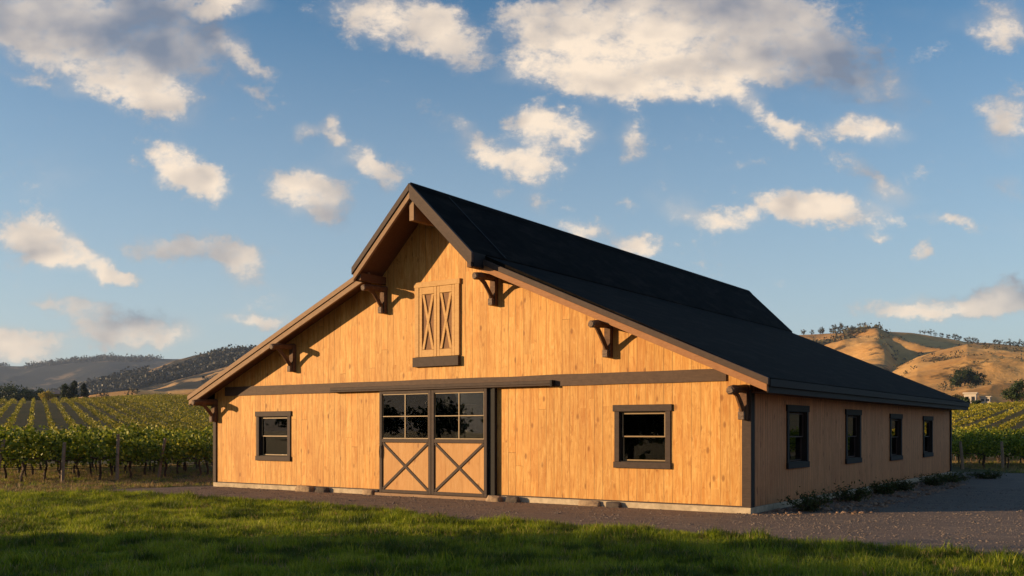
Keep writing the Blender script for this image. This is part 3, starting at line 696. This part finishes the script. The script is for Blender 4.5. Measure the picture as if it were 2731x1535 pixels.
# ---------------------------------------------------------------- foundation stones
def rockmesh(s, sq=(1, 1, 1), seed=0):
    import bmesh
    bm = bmesh.new(); bmesh.ops.create_icosphere(bm, subdivisions=3, radius=1)
    for v in bm.verts:
        n_ = noise.noise(v.co * 1.3 + Vector((seed, 0, 0))) * .35 + noise.noise(v.co * 4 + Vector((seed, 5, 0))) * .1
        p = v.co * (1 + n_); p = Vector((max(-.8, min(.8, p.x)), max(-.8, min(.8, p.y)), max(-.7, min(.7, p.z))))
        v.co = Vector((p.x * s * sq[0], p.y * s * sq[1], p.z * s * sq[2]))
    me = bpy.data.meshes.new('foundation_stone'); bm.to_mesh(me); bm.free(); return me
for (x, y, s, sq, m_, lab) in (
    (-12.25, -.14, .2, (1.9, .7, .8), 'rock', 'pale stone block at the foot of the barn wall right of the small left window'),
    (-11.6, -.13, .17, (1.6, .7, .75), 'dark_rock', 'dark stone beside the pale block left of the sliding doors'),
    (-9.95, -.12, .16, (1.4, .6, .8), 'rock', 'small tan stone against the left end of the door threshold'),
    (-6.0, -.2, .16, (1.5, .8, .8), 'rock', 'tan stone at the right end of the door threshold'),
    (-5.5, -.17, .15, (1.5, .7, .9), 'dark_rock', 'dark stone just right of the tan stone by the door'),
    (-2.95, -.12, .13, (1.6, .6, .8), 'dark_rock', 'dark stone below the left edge of the larger window'),
    (-3.55, -.11, .13, (2.4, .5, .8), 'rock', 'flat tan stone in the footing left of the dark one below the larger window')):
    o = link('foundation_stone', rockmesh(s, sq, x), M[m_], smooth=True); o.location = (x, y, .05); tag(o, lab, 'stone', 'stones along the front footing')

# ---------------------------------------------------------------- plants
def shrub_tree(name, loc, h, r, leaf, trunk_h, label, cat, group, nleaf=900, clumps=22, lsz=.25, shape='round', seed=0, trunkr=None, limbs=5):
    t = empty(name, loc); tag(t, label, cat, group)
    rs = np.random.default_rng(seed); 
    tr = trunkr or h * .035
    mb = MB(); mb.tube([(0, 0, -.3), (h * .01, 0, trunk_h * .5), (h * .02, h * .01, trunk_h), (0, 0, h * .72)], [tr * 1.3, tr, tr * .8, tr * .25], 7, .1)
    C = []
    for i in range(clumps):
        if shape == 'cypress':
            zz = rs.uniform(.04, 1) ** .9; a = rs.uniform(0, 6.28); rad = r * math.sin(min(1, zz * 1.25 + .18) * math.pi * .82) ** .8 * rs.uniform(.3, 1) if zz < .97 else 0
            c = np.array([rad * math.cos(a), rad * math.sin(a), trunk_h * .3 + zz * (h - trunk_h * .3)]); cr = r * .33
        else:
            d = rs.normal(size=3); d /= np.linalg.norm(d); q_ = rs.uniform(.45, 1.0)
            c = np.array([d[0] * r * q_, d[1] * r * q_, trunk_h + (h - trunk_h) * (.5 + .5 * d[2] * q_)]); cr = r * rs.uniform(.22, .42)
        C.append((c, cr))
    for i in range(min(limbs, len(C))):
        c = C[i][0]; b = np.array([0, 0, trunk_h * .85]); mb.tube([tuple(b), tuple((b + c) / 2 + np.array([0, 0, .05 * h])), tuple(c)], [tr * .55, tr * .35, tr * .12], 5)
    ob('trunk', mb, M['bark'], t)
    pts = np.concatenate([c + rs.normal(size=(nleaf // clumps, 3)) * cr * np.array([.5, .5, .42]) for c, cr in C])
    V, F = leaves(pts, lsz)
    link('crown', raw_mesh('crown', V, F), M[leaf], t)
    return t

# shrubs along the side wall
for i, (x, y, h, r, lab) in enumerate((
    (.72, 1.3, .44, .6, 'ragged dark green shrub at the wall foot below the nearest side window'),
    (.7, 4.4, .42, .62, 'low spiky shrub between the first and second side windows'),
    (.68, 7.4, .34, .5, 'small dark shrub just past the second side window'),
    (.72, 9.0, .33, .45, 'small dark shrub halfway between the second and third side windows'),
    (.85, 12.2, .36, .8, 'wide low shrub below the third side window'),
    (.95, 14.6, .34, .8, 'wide low shrub below the farthest side window'),
    (1.6, 17.6, .24, .8, 'low dark shrub spreading onto the drive at the far corner of the barn'))):
    t = empty('shrub', (x, y, 0)); tag(t, lab, 'shrub', 'shrubs along the side wall')
    rs = np.random.default_rng(50 + i)
    mb = MB()
    tips = []
    for k in range(26):
        a = rs.uniform(0, 6.28); q_ = rs.uniform(.3, 1); b = (r * q_ * math.cos(a), r * q_ * .9 * math.sin(a), h * rs.uniform(.5, 1.1) * (1.15 - q_ * .6))
        mb.tube([(b[0] * .15, b[1] * .15, 0), (b[0] * .6, b[1] * .6, b[2] * .65), b], [.008, .006, .003], 4); tips.append(b)
    ob('stem', mb, M['bark'], t)
    tips = np.array(tips); pts = np.concatenate([tips[:, None, :] * rs.uniform(.25, 1.0, (26, 30, 1)) + rs.normal(size=(26, 30, 3)) * .05]).reshape(-1, 3)
    pts[:, 2] = np.abs(pts[:, 2]) + .02
    V, F = leaves(pts, .075, 0, .45)
    link('foliage', raw_mesh('foliage', V, F), M['weed_leaf'], t)

# grapevines
def vine(seed, h=1.52):
    rs = np.random.default_rng(seed)
    t = bpy.data.objects.new('grapevine', None)
    mb = MB(); j = lambda s: rs.uniform(-s, s)
    ht = .72
    mb.tube([(0, 0, -.05), (j(.05), j(.05), .22), (j(.07), j(.06), .48), (0, 0, ht)], [.055, .042, .04, .045], 7, .2)
    for s in (-1, 1): mb.tube([(0, 0, ht - .03), (j(.03), s * .3, ht + .06), (j(.04), s * .72, ht + .04)], [.035, .028, .018], 6, .2)
    tk = ob('trunk', mb, M['bark'])
    cl = []
    for k in range(15):
        y = rs.uniform(-.8, .8); x = rs.normal() * .2; z = rs.uniform(.78, h - .12) + .0
        cl.append((x * (1.2 if z < 1.3 else .8), y, z))
    for k in range(5): cl.append((rs.normal() * .16, rs.uniform(-.8, .8), h + rs.uniform(-.1, .06)))
    for k in range(3): cl.append((rs.choice([-1, 1]) * rs.uniform(.25, .42), rs.uniform(-.7, .7), rs.uniform(.6, 1.2)))
    cl = np.array(cl); pts = (cl[:, None, :] + rs.normal(size=(len(cl), 26, 3)) * np.array([.12, .16, .13])).reshape(-1, 3)
    pts[:, 2] = np.maximum(pts[:, 2], .5)
    V, F = leaves(pts, .125)
    fo = link('foliage', raw_mesh('foliage', V, F), M['vine_leaf'])
    fo.parent = t; tk.parent = t; COL.objects.link(t); KIDS[t.name] = [tk, fo]
    return t
protos = [vine(100 + i) for i in range(7)]
used = set()
def put_vine(X, Z, dirx, label, group, sc=1.0):
    i = random.randrange(7); pr = protos[i]
    if i not in used: used.add(i); o = pr
    else:
        o = pr.copy(); COL.objects.link(o)
        for ch in KIDS[pr.name]:
            c = ch.copy(); COL.objects.link(c); c.parent = o
    o.location = W(X, Z, float(H(X, Z))); a = YAW + math.atan2(-dirx, 1) + (math.pi if random.random() < .5 else 0)
    o.rotation_euler = (0, 0, a + random.uniform(-.08, .08)); s = sc * random.uniform(.93, 1.07); o.scale = (s, s, s * random.uniform(.95, 1.04)); tag(o, label, 'grapevine', group)
def post(X, Z, h, lean, label, group, r=.045):
    mb = MB(); mb.tube([(0, 0, -.1), (lean * .5 + random.uniform(-.02, .02), random.uniform(-.02, .02), h * .5), (lean, 0, h)], [r * 1.05, r, r * .9], 8, .08)
    o = ob('vineyard_post', mb, M['post_wood']); o.location = W(X, Z, float(H(X, Z))); o.rotation_euler = (0, 0, YAW); tag(o, label, 'post', group); return o
VL = 'leafy green grapevine on a dark trunk in the block left of the barn'; VR = 'leafy green grapevine on a dark trunk in the block beyond the drive'
for k in range(8):
    X = -22.0 - k * 1.2
    while X < -6:
        Z = 29.7 + (X + 15.3) * .88 + 2.25 * k; t = X / Z
        if -.57 < t < -.295: put_vine(X + random.uniform(-.1, .1), Z + random.uniform(-.15, .15), 1.136, VL, 'grapevines left of the barn', random.uniform(.84, .95))
        X += .86 if k < 3 else 1.05
for k in range(9):
    X = 14.0
    while X < 44:
        Z = 41.0 + 2.3 * k; t = X / Z
        if .432 < t < (.56 if k else 1.02): put_vine(X, Z + random.uniform(-.15, .15), 60, VR, 'grapevines beyond the drive', random.uniform(.84, .95))
        X += 1.0 if k < 3 else 1.25
PL = 'leaning weathered row-end post in front of the vines left of the barn'
for X, Z, h, ln, lab in ((-15.55, 29.2, 1.35, .25, 'leaning pale post in front of the vines at the far left edge'),
    (-14.0, 30.2, 1.25, .06, 'upright weathered post, second from the left before the vines'),
    (-12.7, 31.2, 1.5, .03, 'rust-brown upright post in the middle of the left vine block'),
    (-11.9, 32.6, 1.35, .24, 'leaning pale post nearest the left corner of the barn')):
    post(X, Z, h, ln, lab, 'row-end posts left of the barn', .055)
for X, Z, h, ln, lab in ((18.75, 40.3, 1.15, -.12, 'pale post before the vines right beside the far corner of the barn'),
    (20.25, 40.0, 1.15, -.05, 'pale post before the vines, middle one right of the barn'), (21.75, 40.0, 1.1, .1, 'pale post before the vines at the right edge')):
    post(X, Z, h, ln, lab, 'row-end posts right of the barn', .06)
# irrigation lines strung under the canopy
for k in (0, 1, 2):
    mb = MB(); pt = []
    for X in (-21, -18, -15, -12, -9): pt.append(W(X, 29.75 + (X + 15.3) * .88 + 2.25 * k, .42 + random.uniform(-.02, .02)))
    mb.tube(pt, [.009] * 5, 4)
    tag(ob('irrigation_line', mb, M['interior']), 'thin black irrigation line strung under a row of the left vines', 'irrigation line', 'irrigation lines under the left vines')

# hillside vine rows
def row(path, w, h, label, group, step=.9):
    ps = []; L = 0
    (X0, Z0), (X1, Z1) = path; n = int(math.hypot(X1 - X0, Z1 - Z0) / step)
    tt = np.linspace(0, 1, n); X = X0 + (X1 - X0) * tt; Z = Z0 + (Z1 - Z0) * tt; hh = H(X, Z)
    k = 15
    cx = CX + X * CS - Z * SN; cy = CY + X * SN + Z * CS
    px, pz = -(Z1 - Z0), (X1 - X0); l_ = math.hypot(px, pz); px /= l_; pz /= l_
    side_w = np.array([px * CS - pz * SN, px * SN + pz * CS])
    lf = rng.normal(size=(n * k, 3)) * np.array([w * .36, step * .5, h * .2]); 
    bx = np.repeat(cx, k) + lf[:, 0] * side_w[0]; by = np.repeat(cy, k) + lf[:, 0] * side_w[1]
    d = np.array([-(side_w[1]), side_w[0]]); bx += lf[:, 1] * d[0]; by += lf[:, 1] * d[1]
    bz = np.repeat(hh, k) + h * .62 + lf[:, 2]; bz = np.maximum(bz, np.repeat(hh, k) + .25)
    V, F = leaves(np.stack([bx, by, bz], 1), .27)
    o = link('vine_row', raw_mesh('vine_row', V, F), M['row_leaf']); tag(o, label, 'vine row', group)
for X0 in np.arange(-236, 40, 3.1):
    Xa, Za, Xb, Zb = X0 + .49 * 22, 78., X0 - .49 * 235, 335.
    # keep the stretch of each row that lies in view
    ss = np.linspace(0, 1, 60); Xs = Xa + (Xb - Xa) * ss; Zs = Za + (Zb - Za) * ss; ok = (Xs / Zs > -.58) & (Xs / Zs < -.285)
    if ok.sum() < 4: continue
    i, j = np.where(ok)[0][[0, -1]]
    row(((Xs[i], Zs[i]), (Xs[j], Zs[j])), .42, 1.5, 'long green vine row climbing the slope left of the barn', 'vine rows on the left slope')
for X0 in np.arange(-76, 150, 3.5):
    Xa, Za, Xb, Zb = X0, 84., X0 + .62 * 156, 240.
    ss = np.linspace(0, 1, 60); Xs = Xa + (Xb - Xa) * ss; Zs = Za + (Zb - Za) * ss; ok = (Xs / Zs > .43) & (Xs / Zs < (.57 if X0 < 60 else .9))
    if ok.sum() < 4: continue
    i, j = np.where(ok)[0][[0, -1]]
    row(((Xs[i], Zs[i]), (Xs[j], Zs[j])), .34, .98, 'long green vine row climbing the slope right of the barn', 'vine rows on the right slope')

# ---------------------------------------------------------------- hills
HILL = {}
def hill(name, prof, Zc, Zf, m, label, amp=.12, spur=None, rid=1.0, seed=0, ease=1.25, nt_=240, ns_=90, base=0.0):
    px = [(p[0] - 1288) / 2439 for p in prof]; py = [(1080 - p[1]) / 2439 for p in prof]
    t = np.linspace(px[0], px[-1], nt_); s = np.concatenate([np.linspace(0, 1, ns_), [1.06, 1.15, 1.35, 1.7]])
    V = np.zeros((len(s), nt_, 3)); hp = np.interp(t, px, py)
    for i, si in enumerate(s):
        Z = Zf + (Zc - Zf) * si; top = CH + hp * Zc
        for j in range(nt_):
            X = t[j] * (Z if si <= 1 else Z)
            p = Vector((X / Zc * 9 + seed, Z / Zc * 9, seed))
            n1 = noise.fractal(p, 1.0, 2.0, 5) ; rd = 1 - abs(noise.noise(Vector((X / Zc * 13 + seed * 2, Z / Zc * 5, 4)))) * 2
            env = min(si, 1) ** .7 * (1 - min(si, 1)) ** .8 * 1.75
            b = (min(si, 1) ** ease) if si <= 1 else max(0, 1 - (si - 1) * 1.2)
            h = base * (1 - min(si, 1)) + top[j] * b + top[j] * env * (amp * n1 + rid * .10 * rd) + (top[j] * .012 * n1 if si > .95 else 0)
            if spur and si <= 1:
                d = (t[j] * 2439 + 1288) - (spur[0] + (1 - si) * spur[1])
                h += top[j] * spur[2] * env * math.exp(-(d / (110 if d < 0 else 30)) ** 2)
            V[i, j] = W(X, Z, h)
    n0, n1_ = V.shape[:2]; I = np.arange(n0 * n1_).reshape(n0, n1_)
    F = np.stack([I[:-1, :-1], I[:-1, 1:], I[1:, 1:], I[1:, :-1]], -1).reshape(-1, 4)
    o = link(name, raw_mesh(name, V.reshape(-1, 3), F), M[m], smooth=True); tag(o, label, None, None, 'structure')
    HILL[label] = (V, px, s); return o, V
_, VA = hill('hills', [(-500, 935), (-100, 918), (0, 920), (50, 921), (130, 912), (190, 904), (235, 899), (270, 897), (330, 903), (390, 902), (450, 903), (560, 900), (800, 905)], 4000, 2400, 'hill_far', 'far blue-grey ridge on the left', amp=.16, rid=1.2, seed=3)
_, VB = hill('hills', [(60, 1010), (150, 990), (220, 972), (300, 952), (350, 938), (400, 922), (440, 906), (480, 896), (510, 889), (540, 884), (570, 882), (620, 881), (700, 890), (900, 930), (1000, 1010)], 1900, 900, 'hill_scrub', 'scrub-covered hill behind the left roof edge', amp=.16, rid=1.2, seed=8)
_, VC = hill('hills', [(-60, 1012), (60, 1006), (180, 1002), (260, 988), (340, 980), (420, 986), (520, 975), (640, 985), (760, 1000)], 760, 420, 'hill_gold', 'low golden foothills behind the left vineyard', amp=.1, rid=1.0, seed=15)
_, VD = hill('hills', [(1700, 900), (1900, 850), (2008, 842), (2100, 838), (2160, 836), (2210, 833), (2295, 838), (2357, 847), (2432, 859), (2500, 862), (2576, 870), (2800, 880), (3000, 900)], 1350, 650, 'hill_gold', 'golden grass hill on the right', amp=.2, rid=1.8, seed=23, spur=(2185, 70, .23))
_, VE = hill('hills', [(2140, 1000), (2200, 955), (2240, 934), (2275, 915), (2308, 898), (2360, 882), (2432, 865), (2500, 868), (2576, 876), (2700, 880), (2900, 900)], 900, 380, 'hill_gold', 'nearer golden spur on the right', amp=.16, rid=1.7, seed=31, base=1.0)

# scrub on the hills (uncountable)
def wood(name, V, m, lo, hi, n, size, label, dens_seed, thr, tx=(0, 1)):
    V = V[:90]; parts = []; k = 0; tries = 0
    rs = np.random.default_rng(dens_seed)
    while k < n and tries < n * 20:
        tries += 1
        i = rs.uniform(lo, hi) * 88; j = rs.uniform(tx[0], tx[1]) * (V.shape[1] - 2); a, b = int(i), int(j)
        p = V[a, b] + (V[a + 1, b] - V[a, b]) * (i - a) + (V[a, b + 1] - V[a, b]) * (j - b)
        if noise.noise(Vector((p[0] * thr[1], p[1] * thr[1], dens_seed))) + (i / 88) * .5 < thr[0]: continue
        s = size * rs.uniform(.5, 1.3)
        pts = p + np.array([0, 0, s * .45]) + rs.normal(size=(16, 3)) * s * np.array([.42, .42, .3])
        parts.append(leaves(pts, s * .42)); k += 1
    if parts:
        Vv, F = merge(parts); o = link(name, raw_mesh(name, Vv, F), M[m]); tag(o, label, 'woodland', None, 'stuff')
wood('scrub_woodland', VB, 'scrub_leaf', .5, 1.0, 4600, 10, 'dark scrub trees covering the hill behind the left roof edge', 4, (.46, .006))
wood('scrub_woodland', VA, 'scrub_leaf', .93, 1.0, 500, 14, 'far trees along the blue-grey ridge on the left', 6, (.48, .002), (.15, .75))
wood('scrub_woodland', VC, 'oak_leaf', .2, .9, 50, 4, 'scattered bushes on the low golden foothills', 7, (.5, .02))
wood('scrub_woodland', VD, 'oak_leaf', .75, .99, 200, 6, 'thick brown scrub below the crest of the right golden hill', 9, (.62, .01), (.2, .5))
wood('scrub_woodland', VD, 'oak_leaf', .2, .9, 160, 4, 'scattered small bushes on the right golden hill', 10, (.45, .02), (.2, .9))
wood('scrub_woodland', VE, 'oak_leaf', .1, .95, 160, 3, 'scattered small bushes on the nearer golden spur', 11, (.4, .03), (.1, .9))

def place_on(V, xd, frac=None):      # crest point of a hill under photo column
    t = (xd - 1288) / 2439; row_ = V[89] if frac is None else V[int(frac * 89)]
    rel = [((p[0] - CX) * CS + (p[1] - CY) * SN) / (-(p[0] - CX) * SN + (p[1] - CY) * CS) for p in row_]
    j = int(np.argmin(np.abs(np.array(rel) - t))); return row_[j]
ti = 0
for xd, hD, V_, kind in ((2022, 14, VD, 0), (2040, 12, VD, 0), (2062, 17, VD, 0), (2072, 14, VD, 0), (2098, 22, VD, 0), (2112, 24, VD, 0), (2128, 18, VD, 0), (2145, 18, VD, 1), (2170, 24, VD, 1), (2180, 16, VD, 1), (2200, 20, VD, 2),
    (2212, 8, VD, 0), (2312, 9, VD, 1), (2328, 13, VD, 1), (2343, 16, VD, 1), (2352, 11, VD, 1), (2367, 12, VD, 0), (2388, 12, VD, 0), (2400, 16, VD, 0), (2415, 14, VD, 0), (2433, 20, VE, 1), (2444, 18, VE, 1), (2458, 15, VE, 1), (2478, 8, VE, 0),
    (2502, 15, VE, 1), (2514, 17, VE, 1), (2528, 14, VE, 1), (2540, 18, VE, 1), (2552, 16, VE, 1), (2563, 21, VE, 1), (2575, 17, VE, 1), (2590, 18, VE, 0)):
    p = place_on(V_, xd); D_ = 1350 if V_ is VD else 900; h = hD * D_ / 2439
    lab = ['round brown-green tree on the crest of the right golden hill', 'sparse open tree on the crest of the right golden hill', 'small pointed tree alone on the crest of the right golden hill'][kind]
    shrub_tree('hilltop_tree', (p[0], p[1], p[2] - h * .12), h * 1.15, h * (.5 if kind < 2 else .25), 'oak_leaf', h * (.12 if kind == 0 else .3), lab, 'tree', 'trees along the right hill crest' if kind < 2 else None,
               nleaf=[420, 260, 240][kind], clumps=[14, 11, 12][kind], lsz=h * .10, shape='cypress' if kind == 2 else 'round', seed=300 + ti, trunkr=h * .03); ti += 1
# big oaks on the right slope
for xd, fr, h, r, lab in ((2425, .42, 11.5, 6.5, 'broad oak standing on the open golden slope at right'), (2452, .42, 9.5, 6, 'second broad oak close against the first on the golden slope'), (2408, .41, 6.5, 3.6, 'small oak left of the two broad oaks on the golden slope')):
    p = place_on(VE, xd, fr); shrub_tree('oak_tree', tuple(p), h, r, 'tree_leaf', h * .12, lab, 'tree', 'oaks on the golden slope', nleaf=2600, clumps=34, lsz=.75, seed=int(xd))
# cypresses by the left farmhouse
def onfield(xd, Z): X = (xd - 1288) / 2439 * Z; return W(X, Z, float(H(X, Z))), Z / 2439
for xd, hD, r_, lab, leaf in ((164, 36, .30, 'yellow-green bushy conifer, left of the dark cypress', 'tree_leaf'), (178, 30, .3, 'short bushy conifer close left of the tall cypress', 'cypress_leaf'), (187, 44, .2, 'tallest pointed dark cypress beside the farmhouse', 'cypress_leaf'), (212, 36, .26, 'rounded dark cypress right of the tallest one', 'cypress_leaf')):
    p, k_ = onfield(xd, 350); h = (hD + 2) * k_
    shrub_tree('cypress_tree', p, h, h * r_, leaf, h * .1, lab, 'tree', 'conifers beside the left farmhouse', nleaf=1500, clumps=60, lsz=.42, shape='cypress', seed=xd)
for i, (xd, hD) in enumerate(((-6, 30), (10, 34), (26, 32), (42, 27), (56, 22), (70, 20), (84, 19), (94, 20))):
    p, k_ = onfield(xd, 430); h = hD * k_ + 5
    shrub_tree('field_tree', p, h, h * .62, 'tree_leaf', h * .1, 'dark round tree in the clump behind the left vineyard', 'tree', 'trees in the clump behind the left vineyard', nleaf=900, clumps=24, lsz=.7, seed=500 + i)
for i, (xd, hD) in enumerate(((110, 21), (122, 25))):
    p, k_ = onfield(xd, 350); h = hD * k_
    shrub_tree('yellow_bush', p, h, h * .6, 'yellow_leaf', h * .05, ['yellow bush at the left end of the farmhouse', 'taller yellow bush against the farmhouse wall'][i], 'bush', None, nleaf=700, clumps=16, lsz=.35, seed=520 + i)
def house(name, xd, Z, wD, hD, m_wall, m_roof, label, depth=7, flat=False, nwin=3, rot=0.0):
    p, k_ = onfield(xd, Z); w = wD * k_; h = hD * k_; b = empty(name, p, YAW + rot); tag(b, label, 'house')
    ob('wall', MB().box(-w / 2, w / 2, 0, depth, -1.5, h * .62), M[m_wall], b)
    if flat: ob('roof', MB().box(-w / 2 - .3, w / 2 + .3, -.3, depth + .3, h * .62, h * .7), M[m_roof], b)
    else:
        mb = MB(); mb.add([(-w / 2 - .5, -.6, h * .6), (w / 2 + .5, -.6, h * .6), (w / 2 + .5, depth + .6, h * .6), (-w / 2 - .5, depth + .6, h * .6), (-w / 2 + .5, depth / 2, h), (w / 2 - .5, depth / 2, h)],
                           [(0, 1, 5, 4), (2, 3, 4, 5), (1, 2, 5), (3, 0, 4), (3, 2, 1, 0)]); ob('roof', mb, M[m_roof], b)
    for i in range(nwin):
        x = -w / 2 + w * (i + .5) / nwin
        ob('window', MB().box(x - .4, x + .4, -.05, -.001, h * .2, h * .45), M['pane'], b)
house('farmhouse', 146, 352, 50, 26, 'ochre', 'grey_roof', 'low farmhouse with a grey roof beside the cypresses on the left', 8)
house('farmhouse', 2440, 262, 28, 42, 'plaster', 'plaster', 'small white house above the right vineyard', 5, True, 2, -.5)
house('farm_shed', 2478, 262, 22, 26, 'plaster', 'plaster', 'low pale shed next to the white house above the right vineyard', 4, True, 2, -.5)
for i, (xd, Z, hD, leaf, lab) in enumerate(((2380, 252, 22, 'tree_leaf', 'green bush below the golden slope just right of the barn roof'), (2402, 250, 26, 'oak_leaf', 'brownish bush left of the white house'), (2426, 248, 22, 'tree_leaf', 'low green bush in front of the white house'),
    (2455, 246, 18, 'tree_leaf', 'low bush in front of the pale shed'), (2545, 250, 52, 'tree_leaf', 'large green tree at the right edge above the vineyard'), (2572, 248, 60, 'tree_leaf', 'tallest green tree at the right edge above the vineyard'))):
    p, k_ = onfield(xd, Z); h = hD * k_
    shrub_tree('green_tree', p, h, h * (.6 if hD < 30 else .48), leaf, h * .12, lab, 'tree', 'trees above the right vineyard', nleaf=1600, clumps=26, lsz=.38, seed=600 + i)

# ---------------------------------------------------------------- trees left of the view: they shade the foreground lawn and show in the window glass
for i, (X, Z, h, r) in enumerate(((-25, 10.6, 3.9, 1.5), (-27, 8.6, 4.9, 2.5), (-28, 4.6, 5.4, 2.6), (-26, .5, 6.4, 2.8), (-30, -4, 10, 3.4), (-26, -9, 9, 3.2), (-31, -13, 9, 3.4))):
    p = W(X, Z, 0); shrub_tree('orchard_tree', p, h, r, 'tree_leaf', h * .14, 'leafy tree left of the lawn whose shade falls across the foreground', 'tree', 'trees left of the lawn', nleaf=5200, clumps=60, lsz=.42, seed=700 + i)
for i in range(14):
    a = i / 13; x = -150 + 190 * a; y = -105 - 30 * math.sin(a * 3.1) + random.uniform(-6, 6); h = random.uniform(5.5, 8)
    shrub_tree('roadside_tree', (x, y, 0), h, h * .8, 'tree_leaf', h * .08, 'tree in the far line behind the viewpoint, seen in the window glass', 'tree', 'tree line behind the viewpoint', nleaf=1200, clumps=24, lsz=.8, seed=800 + i)

# ---------------------------------------------------------------- haze
hz = MB().box(-4600, 3000, -1200, 4400, -6, 380)
hm = bpy.data.materials.new('haze_air'); hm.use_nodes = True; hm.node_tree.nodes.clear(); q = G(hm.node_tree)
vol = q.n('VolumePrincipled', {'Color': (.62, .76, 1.0, 1), 'Density': .00007, 'Anisotropy': .2})
q.n('OutputMaterial', {'Volume': vol.outputs[0]})
HZ = True
if HZ: tag(ob('haze', hz, hm), 'thin haze over the valley', None, None, 'stuff')
SC.cycles.volume_bounces = 0; SC.cycles.max_bounces = 8; SC.cycles.transparent_max_bounces = 12
